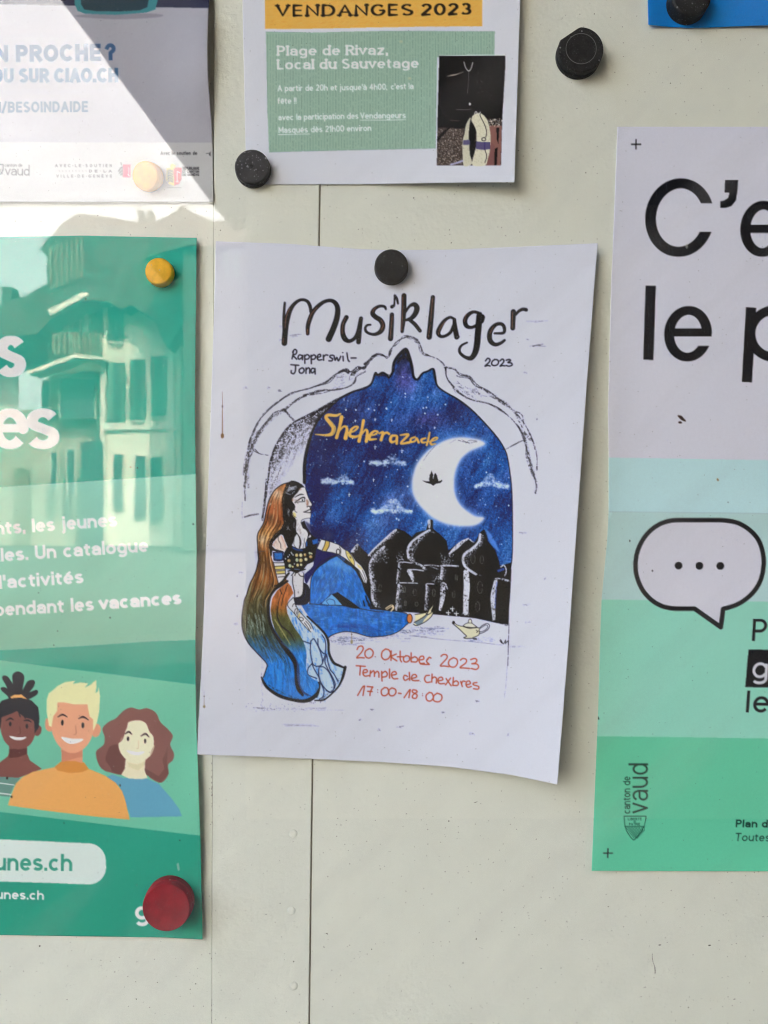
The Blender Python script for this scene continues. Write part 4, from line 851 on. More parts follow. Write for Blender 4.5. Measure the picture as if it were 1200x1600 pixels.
    for p, w in (([(240, 95), (200, 110), (130, 106), (112, 130), (150, 178), (180, 222), (165, 270), (115, 285), (15, 278)], [12, 22, 26, 30, 36, 38, 34, 20, 7]), ([(250, 125), (235, 200), (205, 308)], [34, 26, 28]), ([(215, 265), (268, 208), (298, 228), (285, 312)], [14, 16, 24, 36]), ([(310, 265), (360, 250), (395, 215), (370, 210), (335, 240), (325, 290), (375, 300), (415, 280)], [14, 14, 18, 16, 22, 26, 22, 9]),
                 ([(445, 155), (430, 240), (405, 338)], [26, 24, 30]), ([(420, 290), (463, 238), (480, 260), (470, 340)], [12, 16, 24, 28]), ([(500, 290), (545, 280), (573, 255), (540, 250), (505, 285), (500, 322), (560, 320)], [12, 14, 16, 18, 26, 24, 12]), ([(585, 270), (620, 262), (602, 328)], [12, 24, 26]), ([(610, 290), (650, 262), (675, 275)], [14, 18, 20]),
                 ([(740, 290), (700, 292), (685, 325), (700, 348), (735, 332), (745, 300)], [18, 22, 26, 22, 14, 18]), ([(745, 300), (742, 360)], [20, 22]), ([(775, 285), (845, 282), (778, 358), (855, 350)], [12, 22, 16, 22]), ([(905, 302), (870, 318), (868, 345), (905, 338), (920, 312), (938, 350)], [14, 18, 18, 14, 16, 20]), ([(1000, 312), (965, 325), (970, 350), (1005, 348)], [14, 20, 18, 12]), ([(1036, 262), (1025, 320), (1010, 375)], [14, 18, 16]),
                 ([(1030, 345), (1090, 328), (1105, 308), (1075, 312), (1045, 345), (1052, 368), (1090, 362)], [10, 10, 14, 14, 20, 18, 8])):
        zs(cv, p, *G, [v + 2 for v in w], GD, soft=.7)
    zs(cv, [(150, 150), (180, 190), (190, 240), (175, 275)], *G, 9, (120, 118, 110), alpha=.6, rough=.5)


def main_art():
    cv = Canvas(300, 370, 944, 1236, 2, (199, 199, 224), 3)
    paint_arch(cv)
    paint_sky(cv)
    paint_city(cv)
    B = (600, 520, 4.615)
    zp(cv, [(275, 1064), (300, 1070), (330, 1072), (395, 1070), (410, 1066), (416, 1058), (421, 1068), (408, 1082), (375, 1088), (354, 1103), (338, 1090), (300, 1080)], *B, INK)
    zp(cv, [(327, 1076), (326, 1050), (331, 1035), (328, 1026), (336, 1014), (343, 994), (350, 1014), (356, 1026), (353, 1040), (356, 1076)], *B, INK); zp(cv, [(354, 1076), (357, 1048), (361, 1026), (366, 1014), (374, 1014), (381, 1026), (386, 1048), (394, 1074)], *B, INK); cv.stroke([(676.3, 747), (676.5, 743)], .7, (150, 150, 160), alpha=.6)
    paint_lamp(cv)
    paint_girl(cv)
    paint_title(cv)
    r = np.random.RandomState(77)
    # stray graphite marks on the copy
    for (x, y, L, a) in ((436, 511, 16, .5), (452, 524.5, 16, .9), (436, 531, 8, .3), (712, 521, 8, .4), (822, 502, 34, .45), (828, 540, 24, .9), (822, 530, 6, .3), (380, 606, 10, .6), (418, 606, 4, .9), (434, 610, 7, .9), (818, 583, 6, .5), (578, 1109, 8, .95), (618, 1135.5, 14, .9), (689, 1113.5, 7, .7), (733, 1146, 9, .8), (742, 1095.5, 8, .9), (395, 1107, 30, .6), (470, 1108, 60, .5), (430, 1133, 60, .35),
                         (838, 655, 2, .9), (370, 931, 2, .9), (850, 905, 3, .8), (815, 945, 12, .4), (808, 833, 16, .4), (820, 972, 10, .4), (372, 895, 8, .6), (470, 894, 8, .5), (790, 1010, 30, .4), (560, 1125, 6, .4), (792, 1148, 3, .5), (590, 1140, 4, .5), (630, 1028, 20, .3), (398, 862, 20, .35), (365, 975, 10, .4)):
        for k in range(5):
            x0 = x + r.uniform(0, L * .4); cv.stroke([(x0, y + r.normal(0, .9)), (x0 + L * r.uniform(.3, .8), y + r.normal(0, 1.1))], r.uniform(.5, 1.3), (66, 66, 74), alpha=a * r.uniform(.3, .9), smooth=False, rough=.7)
    for k in range(14): cv.stroke([(409 + r.normal(0, 1.2), 1030 + k * 6), (409 + r.normal(0, 1.2), 1034 + k * 6 + r.uniform(0, 6))], r.uniform(.5, 1.2), (86, 86, 100), alpha=.5, smooth=False, rough=.9)
    for k in range(60): cv.stroke([(r.uniform(383, 450), 1108 + r.normal(0, 2))] + [(r.uniform(383, 520), 1108 + r.normal(0, 2))], .5, (96, 96, 106), alpha=.2, smooth=False, rough=1.1)
    for k in range(26): cv.ell(r.uniform(380, 470), r.uniform(1098, 1112), .8, .5, (70, 70, 84), .5)
    for k in range(120): cv.ell(r.uniform(340, 900), r.uniform(400, 1200), .5, .5, (150, 150, 160), r.uniform(.1, .5))
    # rusty water drips
    for (x, y0, y1, s_) in ((347.5, 612, 681, 1), (319, 1080, 1104, .7), (549.5, 985, 1003, .8)):
        c = (112, 74, 36) if s_ == 1 else (142, 130, 100)
        cv.stroke([(x, y0), (x, (y0 + y1) / 2), (x, y1)], [.5 * s_, 1.2 * s_, 1.8 * s_], c, alpha=.85, rough=.15); cv.ell(x, y1, 2.6 * s_, 4 * s_, c, .95)
        cv.ell(x, (y0 * 2 + y1) / 3, 1.2 * s_, 1.8 * s_, (70, 62, 54), .8)
    return cv
def zoom1(x, y): return (x / 3., y / 3.)


def crisis_art():      # grey poster, top left
    cv = Canvas(-12, -12, 342, 324, 2, (166, 164, 170), 5)
    cv.img[:, :] = (166, 163, 171)
    S = (0, 0, 3.)
    cv.poly([(-12, -12), (342, -12), (342, 13), (116, 9), (-12, 6)], (54, 56, 76))
    cv.poly([(116, 25), (180, 20), (248, 22), (246, 27), (180, 30)], (132, 128, 138), .8, smooth=True, soft=.6)
    zp(cv, [(350, -40), (350, 20), (365, 52), (400, 64), (540, 70), (690, 58), (728, 44), (742, -10), (745, -40)], *S, (60, 128, 134), smooth=False)
    zp(cv, [(376, -40), (380, 20), (395, 44), (450, 52), (560, 54), (655, 48), (690, 34), (706, -40)], *S, (42, 62, 72))
    cv.poly([(-12, 222), (342, 223), (342, 330), (-12, 330)], (190, 188, 187))
    nb = (52, 88, 126)
    letters(cv, "UN PROCHE", (-30, 97.5), (157, 95), 18, 26.5, 6.6, nb, gap=.3, space=.42)
    letters(cv, "?", (165, 94.5), (181, 94), 18, 26.5, 6.2, nb)
    letters(cv, "OU SUR CIAO.CH", (-12, 129.5), (184, 128.5), 15, 22.5, 5.6, (60, 100, 134), gap=.3, space=.42)
    letters(cv, "H/BESOINDAIDE", (-10, 176), (137, 175), 12, 17, 3.6, (84, 108, 132), gap=.34)
    bk = (46, 46, 50)
    letters(cv, "Avec le soutien de", (251, 242), (308, 242), 4, 5.8, 1.05, bk, space=.5, wide=.9)
    letters(cv, "canton de", (7, 260.5), (35, 260.5), 3.6, 5.4, .8, (90, 88, 92))
    letters(cv, "vaud", (8, 274), (46, 274.5), 10.5, 17, 1.5, (86, 84, 90), gap=.2)
    cv.stroke([(-6, 257), (5, 257), (5, 266), (2, 271), (-3, 275)], 1.2, (90, 88, 92), smooth=False)
    for k in range(4): cv.stroke([(-6 + k * 3, 264), (-3 + k * 2.4, 272)], .6, (90, 88, 92))
    g = (96, 94, 98)
    letters(cv, "AVEC·LE·SOUTIEN", (86, 261), (175, 261), 3.2, 4.6, 1.0, g, gap=1.2)
    letters(cv, "·········DE·LA", (92, 269.5), (175, 269.5), 3.2, 4.6, 1.0, g, gap=1.2)
    letters(cv, "VILLE·DE·GENÈVE", (88, 277.5), (175, 277.5), 3.2, 4.6, 1.0, g, gap=1.2)
    # little shields
    cv.poly([(192, 257), (204, 257), (204, 277), (192, 277)], (196, 74, 104)); cv.stroke([(201, 262), (201, 273)], .9, (220, 214, 214)); cv.stroke([(200, 273), (202, 275)], 1.4, (220, 214, 214))
    cv.poly([(185, 266), (188, 261), (192, 259), (192, 276), (188, 272)], (150, 150, 150), .9)
    for q in ([(185, 268), (188, 263), (191, 261)], [(186, 271), (189, 268), (191, 267)], [(188, 274), (190, 272), (191, 272)], [(189, 254), (190, 258)]): cv.stroke(q, 1, (60, 62, 64))
    cv.poly([(271.5, 262), (284, 262), (283.5, 280), (280, 287), (272, 290)], (204, 60, 66)); cv.poly([(271.5, 262), (260, 263), (260, 282), (264, 288), (272, 290)], (206, 186, 90)); cv.ell(270, 260, 4, 4, (206, 186, 90))
    for k in range(9):
        y = 267 + k * 2.2; cv.stroke([(270.5, y), (265, y - 1.5), (261 + (k % 2), y + 1)], 1.1, (58, 58, 56))
    for q in ([(277, 268), (277, 284)], [(275, 284), (279, 284)], [(277, 268), (281, 270)]): cv.stroke(q, 1, (226, 220, 216))
    cv.stroke([(262, 293.5), (283, 293.5)], .6, (110, 108, 110))
    letters(cv, "RÉPUBLIQUE", (285, 265), (311, 265), 2.8, 4.2, .95, bk, gap=.3); letters(cv, "ET CANTON", (285, 270), (311, 270), 2.8, 4.2, .95, bk, gap=.3); letters(cv, "DE GENÈVE", (285, 275), (311, 275), 2.8, 4.2, .95, bk, gap=.3)
    zp(cv, [(978, 722), (988, 708), (986, 735)], *S, bk); cv.stroke([(322, 240), (326, 239)], .8, bk)
    r = np.random.RandomState(3)
    for k in range(110): cv.ell(r.uniform(0, 330), r.uniform(10, 312), .6, r.uniform(.4, .9), (205, 203, 206) if r.rand() < .5 else (120, 118, 124), r.uniform(.2, .7))
    return cv


def youth_art():      # green poster, lower left
    D_, L_ = (38, 150, 130), (118, 182, 158)
    cv = Canvas(-14, 352, 332, 1482, 2, D_, 7)
    def tone(px, py):
        out = np.empty(px.shape + (3,), np.float32)
        k = np.clip((py - 370) / 1000, 0, 1)[..., None]
        out[:] = np.array([34, 150, 130.]) * (1 - k) + np.array([46, 142, 118.]) * k
        return out
    cv.poly([(-14, 352), (332, 352), (332, 1482), (-14, 1482)], tone)
    def pale(px, py):
        k = np.clip((py - 740) / 270, 0, 1)[..., None]
        return np.array([124, 186, 164.]) * (1 - k) + np.array([116, 168, 142.]) * k
    cv.poly([(-14, 762), (332, 739), (332, 999), (240, 1002), (120, 1010), (-14, 1017)], pale)
    cv.poly([(-14, 1030), (332, 1073), (332, 1308), (-14, 1267)], (104, 176, 146))
    wt = (216, 216, 215)
    letters(cv, "s", (-5, 591.5), (39, 591.5), 69, 92, 18.5, wt, thin=.74)
    letters(cv, "es", (-13, 704), (92.5, 704), 68, 92, 18, wt, gap=-.06, thin=.74)
    letters(cv, "nts, les jeunes", (-7, 836), (183, 822), 15.5, 21.5, 4.3, wt, gap=.2)
    letters(cv, "lles. Un catalogue", (-4, 878), (232, 862), 15.5, 21.5, 4.3, wt, gap=.2)
    letters(cv, "d'activités", (-12, 921), (131, 911), 15.5, 21.5, 4.3, wt, gap=.2)
    letters(cv, "pendant les", (-8, 963), (147, 954), 15.5, 21.5, 4.3, wt, gap=.2); letters(cv, "vacances", (155, 953), (284, 944), 15.5, 21.5, 5.1, wt, gap=.13)
    # address box
    bx = [(-14, 1311), (60, 1314), (132, 1317.5)] + [(138 + 27.5 * math.sin(math.radians(a)), 1346 - 28.5 * math.cos(math.radians(a))) for a in range(0, 95, 10)] + [(165.6, 1352)] + [(139 + 27 * math.cos(math.radians(a)), 1354 + 28 * math.sin(math.radians(a))) for a in range(0, 95, 10)] + [(60, 1379), (-14, 1377)]
    cv.poly(bx, (200, 210, 202))
    letters(cv, "unes.ch", (-8, 1360), (112.5, 1361), 19.5, 26.5, 4.6, (62, 146, 122), gap=.2)
    letters(cv, "unes.ch", (-6, 1404.5), (68.5, 1406), 10.5, 14.5, 2.6, wt, gap=.2)
    letters(cv, "g", (211, 1437), (233, 1437), 21, 30, 5.6, wt, desc=10)
    Z6 = (0, 1000, 3.4286)
    P = lambda pts, c, **k: zp(cv, pts, *Z6, c, **k)
    # left figure
    P([(-60, 690), (0, 655), (40, 625), (50, 600), (48, 560), (145, 560), (146, 610), (160, 645), (225, 690), (110, 735), (60, 745), (-60, 735)], (118, 72, 64))
    P([(-60, 730), (110, 738), (70, 790), (50, 840), (-60, 830)], (92, 128, 116))
    for y0 in (768, 822): zs(cv, [(-60, y0 - 8), (75, y0 + 8)] if y0 == 768 else [(-60, y0 - 8), (58, y0 + 6)], *Z6, 5, (214, 214, 210))
    P([(48, 585), (145, 580), (146, 610), (100, 628), (48, 632)], (88, 50, 46))
    P([(192, 470), (205, 455), (222, 470), (218, 500), (200, 515), (188, 505)], (110, 66, 60), smooth=True)
    P([(0, 380), (100, 375), (190, 400), (195, 480), (175, 540), (150, 570), (110, 585), (70, 580), (30, 550), (8, 500), (0, 440)], (122, 74, 66), smooth=True)
    P([(-10, 490), (0, 480), (5, 450), (8, 415), (30, 405), (60, 395), (90, 380), (110, 398), (135, 415), (170, 425), (182, 435), (186, 500), (208, 470), (212, 420), (205, 360), (170, 325), (120, 305), (60, 308), (10, 325), (-20, 360)], (40, 40, 44))
    P([(95, 380), (112, 405), (108, 418)], (40, 40, 44)); P([(118, 395), (140, 415), (136, 425)], (40, 40, 44))
    for q in ([(55, 310), (30, 290), (8, 270), (6, 255), (30, 255), (60, 280), (75, 300)], [(60, 300), (30, 240), (12, 205), (20, 190), (45, 200), (75, 250), (85, 300)], [(80, 300), (68, 230), (66, 190), (85, 170), (110, 172), (130, 195), (125, 240), (110, 300)], [(110, 300), (130, 250), (150, 220), (178, 215), (188, 230), (170, 265), (130, 305)], [(120, 312), (150, 285), (190, 268), (204, 275), (195, 295), (150, 318)], [(50, 315), (60, 280), (130, 280), (150, 318)]): P(q, (40, 40, 44), smooth=True)
    P([(55, 305), (75, 294), (115, 292), (148, 318), (110, 308), (60, 312)], (226, 160, 92))
    for (x, y) in ((55, 450), (144, 462)): cv.ell(x / 3.4286, 1000 + y / 3.4286, 1.9, 3.8, (40, 36, 38))
    for q in ([(32, 432), (55, 420), (72, 428)], [(128, 432), (150, 430), (168, 440)]): zs(cv, q, *Z6, [4, 9, 4], (40, 36, 38))
    zs(cv, [(106, 465), (108, 500), (98, 506)], *Z6, 3, (88, 50, 46)); P([(50, 515), (100, 522), (140, 520), (118, 535), (80, 535)], (232, 230, 226), smooth=True)
    # right figure
    P([(600, 720), (660, 740), (780, 740), (850, 770), (920, 850), (960, 905), (975, 945), (700, 950), (640, 780), (560, 740)], (92, 148, 170))
    hairc = (126, 84, 76)
    P([(700, 362), (745, 372), (790, 366), (835, 390), (860, 440), (900, 478), (926, 515), (912, 560), (932, 610), (925, 645), (900, 670), (902, 720), (862, 765), (800, 735), (780, 700), (660, 700), (650, 722), (600, 712), (560, 700), (530, 670), (514, 615), (520, 590), (555, 560), (560, 520), (549, 475), (580, 440), (620, 420), (660, 380)], hairc, smooth=True)
    P([(898, 570), (890, 600), (870, 640), (880, 690), (850, 730), (800, 700), (775, 690), (780, 720), (860, 765), (905, 715), (895, 660)], (108, 70, 64)); P([(575, 600), (565, 640), (580, 690), (650, 722), (678, 690), (680, 640), (640, 600), (630, 560), (590, 570)], (106, 68, 62), smooth=True)
    P([(530, 600), (520, 640), (545, 690), (605, 715), (590, 680), (560, 640)], (126, 84, 76))
    P([(672, 640), (668, 690), (650, 722), (690, 742), (760, 745), (790, 738), (775, 700), (778, 640)], (226, 206, 174))
    P([(690, 440), (740, 430), (780, 445), (800, 490), (822, 520), (822, 570), (810, 610), (770, 650), (735, 662), (690, 650), (650, 610), (635, 560), (655, 520), (680, 470)], (230, 210, 178), smooth=True)
    P([(682, 655), (735, 668), (778, 648), (776, 668), (740, 700), (690, 680)], (206, 196, 156))
    P([(780, 445), (820, 500), (826, 560), (800, 625), (830, 600), (850, 520), (820, 450)], hairc); zs(cv, [(670, 480), (655, 530), (625, 558)], *Z6, 6, hairc); zs(cv, [(826, 565), (815, 600), (800, 625)], *Z6, 4, (206, 196, 156))
    for (x, y) in ((686, 529), (777, 541)): cv.ell(x / 3.4286, 1000 + y / 3.4286, 1.9, 3.8, (40, 36, 38))
    for q in ([(670, 503), (690, 492), (706, 505)], [(755, 514), (780, 503), (798, 520)]): zs(cv, q, *Z6, [5, 10, 5], (52, 40, 42))
    zs(cv, [(742, 540), (742, 578), (732, 580)], *Z6, 3, (186, 174, 136)); P([(678, 592), (730, 600), (775, 598), (745, 616), (705, 612)], (234, 232, 226), smooth=True)
    # middle figure
    P([(300, 680), (335, 650), (450, 655), (475, 690), (560, 725), (620, 765), (655, 810), (672, 860), (695, 962), (500, 945), (250, 915), (42, 886), (60, 830), (85, 770), (120, 735), (180, 705)], (218, 156, 88))
    P([(335, 645), (440, 650), (462, 672), (475, 692), (440, 708), (370, 712), (310, 700), (292, 680), (310, 665)], (196, 128, 58))
    P([(328, 580), (442, 580), (442, 660), (400, 648), (330, 648)], (208, 140, 108)); P([(328, 590), (440, 590), (442, 625), (380, 640), (330, 655)], (192, 122, 94))
    for q in ([(242, 440), (250, 420), (272, 430), (278, 480), (262, 490), (245, 475)], [(495, 470), (520, 448), (540, 470), (530, 510), (500, 518)]): P(q, (208, 142, 110), smooth=True)
    P([(290, 340), (380, 325), (480, 345), (500, 420), (498, 500), (470, 560), (430, 595), (385, 606), (340, 590), (300, 545), (276, 480), (275, 400)], (216, 152, 118), smooth=True)
    P([(262, 460), (250, 380), (250, 320), (262, 285), (285, 268), (310, 245), (350, 225), (402, 218), (390, 236), (430, 228), (472, 232), (455, 255), (485, 240), (515, 213), (517, 248), (512, 285), (525, 275), (528, 250), (536, 300), (532, 380), (520, 440), (500, 488), (498, 425), (480, 410), (468, 345), (400, 345), (345, 335), (308, 334), (306, 380), (285, 410), (276, 466)], (222, 212, 158))
    for (x, y) in ((334, 443), (444, 457)): cv.ell(x / 3.4286, 1000 + y / 3.4286, 2.2, 4.6, (40, 36, 38))
    for q in ([(310, 412), (335, 400), (360, 412)], [(420, 422), (445, 412), (474, 428)]): zs(cv, q, *Z6, [4, 10, 4], (52, 40, 42))
    zs(cv, [(405, 460), (408, 500), (395, 508)], *Z6, 3.5, (176, 108, 82)); P([(330, 520), (390, 530), (444, 530), (425, 548), (380, 556), (350, 545)], (236, 234, 230), smooth=True)
    # specks
    for (x, y, s_) in ((38, 740, 2), (644, 779, 1.4), (62, 840, 1.6)): cv.ell(x / 3.4286, 1000 + y / 3.4286, s_, s_ * 1.2, (50, 44, 40), .9)
    for (x, y, s_) in ((204, 730, 1), (215, 731, 1.2), (302, 819, 1.4), (134, 467, 1), (60, 926, 1), (100, 1286, 1), (172, 965, 1.4), (281, 1313, 1.2), (90, 986, .8), (84, 1008, .8)): cv.ell(x, y, s_, s_, (40, 56, 50), .85)
    cv.poly([(276, 1350), (279, 1348), (281, 1359), (278, 1361)], (150, 170, 156), .8)
    for k in range(260):
        r = np.random.RandomState(k + 31); cv.ell(r.uniform(0, 310), r.uniform(375, 1460), .5, r.uniform(.4, .9), (190, 205, 196) if r.rand() < .6 else (60, 90, 80), r.uniform(.1, .5))
    return cv


def harvest_art():      # white flyer, top centre
    cv = Canvas(366, -12, 826, 300, 2, (201, 201, 217), 9)
    zp(cv, [(130, -30), (945, -30), (945, 98), (700, 100), (400, 106), (200, 109), (130, 108)], 360, 0, 2.4, (222, 168, 82))
    r = np.random.RandomState(3)
    for k in range(900):
        x, y = r.uniform(416, 750), r.uniform(-8, 43); cv.stroke([(x, y), (x + 5, y - 1.6)], .8, (204, 146, 62) if r.rand() < .6 else (228, 180, 104), alpha=.4, smooth=False)
    letters(cv, "VENDANGES", (431, 27), (646, 25.5), 15, 20.5, 4.8, (44, 38, 34), gap=.34, slab=1.4, thin=.45, wide=1.25)
    letters(cv, "2023", (658, 25.2), (737, 24), 15, 20.5, 4.8, (44, 38, 34), gap=.3, thin=.5, wide=1.2)
    G = [(133, 120), (300, 122), (560, 116), (992, 118), (990, 210), (775, 215), (770, 555), (500, 562), (300, 566), (145, 571), (138, 400)]
    zp(cv, G, 360, 0, 2.4, (146, 172, 154))
    gp = Z(G, 360, 0, 2.4)
    for k in range(82):
        x = 418 + k * 4.45
        for j in range(60):
            y = 50 + j * 3.2 + r.uniform(-.5, .5)
            if r.rand() < .82 and inside(gp, x, y) and inside(gp, x, y + 2.5): cv.stroke([(x + r.normal(0, .15), y), (x, y + 2.4)], .9, (118, 146, 130) if k % 3 else (104, 130, 116), alpha=.75, smooth=False)
    for k in range(2500):
        x, y = r.uniform(418, 772), r.uniform(51, 236)
        if inside(gp, x, y): cv.ell(x, y, .7, .7, (170, 192, 174) if r.rand() < .5 else (126, 152, 136), .3)
    for q in ([(133, 120), (300, 122)], [(560, 117), (990, 118)], [(145, 570), (300, 566), (770, 556)]): zs(cv, q, 360, 0, 2.4, 2.5, (120, 148, 132), alpha=.8, rough=.5)
    w = (222, 226, 230)
    letters(cv, "Plage de Rivaz,", (433, 87.5), (606, 86), 12, 16.5, 3.3, w, gap=.3, slab=.9, thin=.6, wide=1.12)
    letters(cv, "Local du Sauvetage", (433, 109), (654, 106.5), 12, 16.5, 3.3, w, gap=.3, slab=.9, thin=.6, wide=1.12)
    w2 = (222, 228, 228)
    letters(cv, "A partir de 20h et jusque'à 4h00,", (434, 142.7), (605, 140.2), 6.7, 9.8, 1.45, w2, gap=.24); letters(cv, "c'est la", (611, 140), (646, 139), 6.7, 9.8, 1.45, w2, gap=.24)
    letters(cv, "fête !!", (434, 162.5), (463, 162), 6.7, 9.8, 1.45, w2, gap=.24)
    letters(cv, "avec la participation des", (435, 188), (560, 185.6), 6.7, 9.8, 1.45, w2, gap=.24); letters(cv, "Vendangeurs", (563, 185.6), (634, 184.6), 6.7, 9.8, 1.45, w2, gap=.24)
    cv.stroke([(563, 188), (634, 187)], .9, w2)
    letters(cv, "Masqués", (435.5, 208), (481, 207), 6.7, 9.8, 1.45, w2, gap=.24); cv.stroke([(435, 210.5), (484, 209.5)], .9, w2); letters(cv, "dès 21h00 environ", (486, 206.8), (580, 204.6), 6.7, 9.8, 1.45, w2, gap=.24)
    # the small photograph: a lifebuoy against a dark shed
    V = (660, 70, 7.62)
    F = [(200, 128), (985, 128), (985, 300), (950, 900), (935, 1438), (172, 1438), (180, 900)]
    zp(cv, [(195, 122), (860, 118), (990, 122), (990, 132), (200, 134)], *V, (214, 218, 222), alpha=.9); zp(cv, [(192, 240), (202, 240), (180, 1438), (170, 1438)], *V, (210, 214, 220), alpha=.8)
    zp(cv, F, *V, (31, 29, 31)); fp = Z(F, *V)
    for k in range(1500):
        x, y = r.uniform(683, 788), r.uniform(88, 258)
        if not inside(fp, x, y): continue
        if y > 200: cv.ell(x, y, r.uniform(.5, 1.1), .7, ((146, 126, 112), (84, 70, 62), (176, 158, 144))[r.randint(3)], .55)
        else: cv.ell(x, y, .6, .6, (58, 56, 58), .4)
    zp(cv, [(185, 985), (330, 990), (500, 1000), (480, 1200), (480, 1438), (172, 1438)], *V, (112, 96, 86), alpha=.45)
    for k in range(700):
        x, y = r.uniform(683, 722), r.uniform(202, 257); cv.ell(x, y, r.uniform(.5, 1.0), .6, ((156, 138, 124), (80, 66, 58), (190, 176, 164), (60, 50, 46))[r.randint(4)], .7)
    zs(cv, [(185, 1130), (240, 1060), (320, 990)], *V, [26, 34, 20], (34, 30, 30))
    zp(cv, [(800, 960), (945, 960), (930, 1438), (760, 1438)], *V, (132, 92, 84)); zp(cv, [(880, 990), (915, 985), (905, 1180), (885, 1120)], *V, (28, 26, 28)); zp(cv, [(860, 1240), (895, 1220), (885, 1438), (855, 1438)], *V, (30, 28, 28)); zp(cv, [(810, 1150), (860, 1200), (850, 1438), (770, 1438)], *V, (124, 84, 80))
    for k in range(90): cv.ell(660 + r.uniform(770, 950) / 7.62, 70 + r.uniform(880, 975) / 7.62, .8, .8, ((196, 180, 160), (110, 92, 80), (226, 214, 200))[r.randint(3)], .8)
    zp(cv, [(585, 870), (610, 900), (640, 1000), (630, 1100), (600, 1240), (590, 1400), (560, 1400), (560, 1180), (545, 1040)], *V, (24, 24, 26)); zp(cv, [(500, 1060), (515, 970), (545, 900), (575, 865), (560, 960), (552, 1080), (560, 1200), (565, 1300), (590, 1400), (560, 1438), (490, 1438), (478, 1300), (480, 1150)], *V, (196, 190, 168), smooth=True)
    zp(cv, [(585, 880), (610, 835), (670, 810), (730, 840), (780, 910), (800, 1000), (812, 1100), (805, 1250), (780, 1350), (745, 1438), (600, 1438), (600, 1360), (630, 1250), (645, 1120), (640, 1020), (610, 950), (590, 920)], *V, (204, 198, 176), smooth=True)
    for k in range(220):
        x, y = 660 + r.uniform(490, 800) / 7.62, 70 + r.uniform(840, 1430) / 7.62
        if sum(abs(cv.img[min(int((y + 12) * 2), cv.H - 1), int((x - 366) * 2)] - (204, 198, 176))) < 60: cv.ell(x, y, .8, 1.2, (172, 164, 138), .5)
    zp(cv, [(486, 1135), (565, 1132), (570, 1190), (484, 1192)], *V, (92, 86, 118)); zp(cv, [(640, 1150), (730, 1160), (806, 1158), (808, 1240), (730, 1252), (635, 1240)], *V, (86, 80, 114)); zs(cv, [(742, 1165), (740, 1245)], *V, 16, (70, 60, 104))
    zs(cv, [(690, 822), (690, 850), (740, 950), (765, 1040), (755, 1100)], *V, 9, (46, 42, 42)); zs(cv, [(745, 1250), (765, 1330), (745, 1400)], *V, 9, (46, 42, 42)); t = np.linspace(0, 6.3, 12); zs(cv, [(730 + 24 * math.cos(a), 1125 + 20 * math.sin(a)) for a in t], *V, 10, (50, 46, 46))
    zs(cv, [(620, 820), (638, 795), (655, 820)], *V, 9, (200, 196, 190)); zs(cv, [(680, 820), (690, 800)], *V, 9, (200, 196, 190))
    zs(cv, [(496, 205), (515, 270), (550, 312), (580, 280), (600, 212)], *V, 10, (206, 202, 196)); zs(cv, [(555, 320), (548, 450), (535, 580)], *V, 5, (118, 112, 108)); zs(cv, [(290, 376), (350, 362), (410, 352), (490, 320)], *V, [4, 12, 10, 5], (176, 164, 150)); cv.ell(660 + 565 / 7.62, 70 + 705 / 7.62, 1.7, 2.2, (226, 224, 220)); zs(cv, [(400, 770), (520, 775), (580, 768)], *V, 6, (110, 104, 100)); zs(cv, [(330, 900), (440, 905)], *V, 10, (66, 58, 54)); zs(cv, [(215, 500), (225, 760), (320, 880)], *V, 4, (66, 60, 58))
    zs(cv, [(340, 1425), (430, 1400), (480, 1380)], *V, 22, (176, 172, 204), alpha=.9, rough=.3)
    for k in range(24): cv.ell(660 + r.uniform(640, 820) / 7.62, 70 + r.uniform(260, 640) / 7.62, .5, .6, (150, 146, 142), .6)
    for (x, y) in ((672 / 2.4 + 360, 294 / 2.4), (640 / 2.4 + 360, 156 / 2.4)): cv.ell(x, y, 2.5, 2, (190, 186, 150), .6, soft=.7)
    return cv


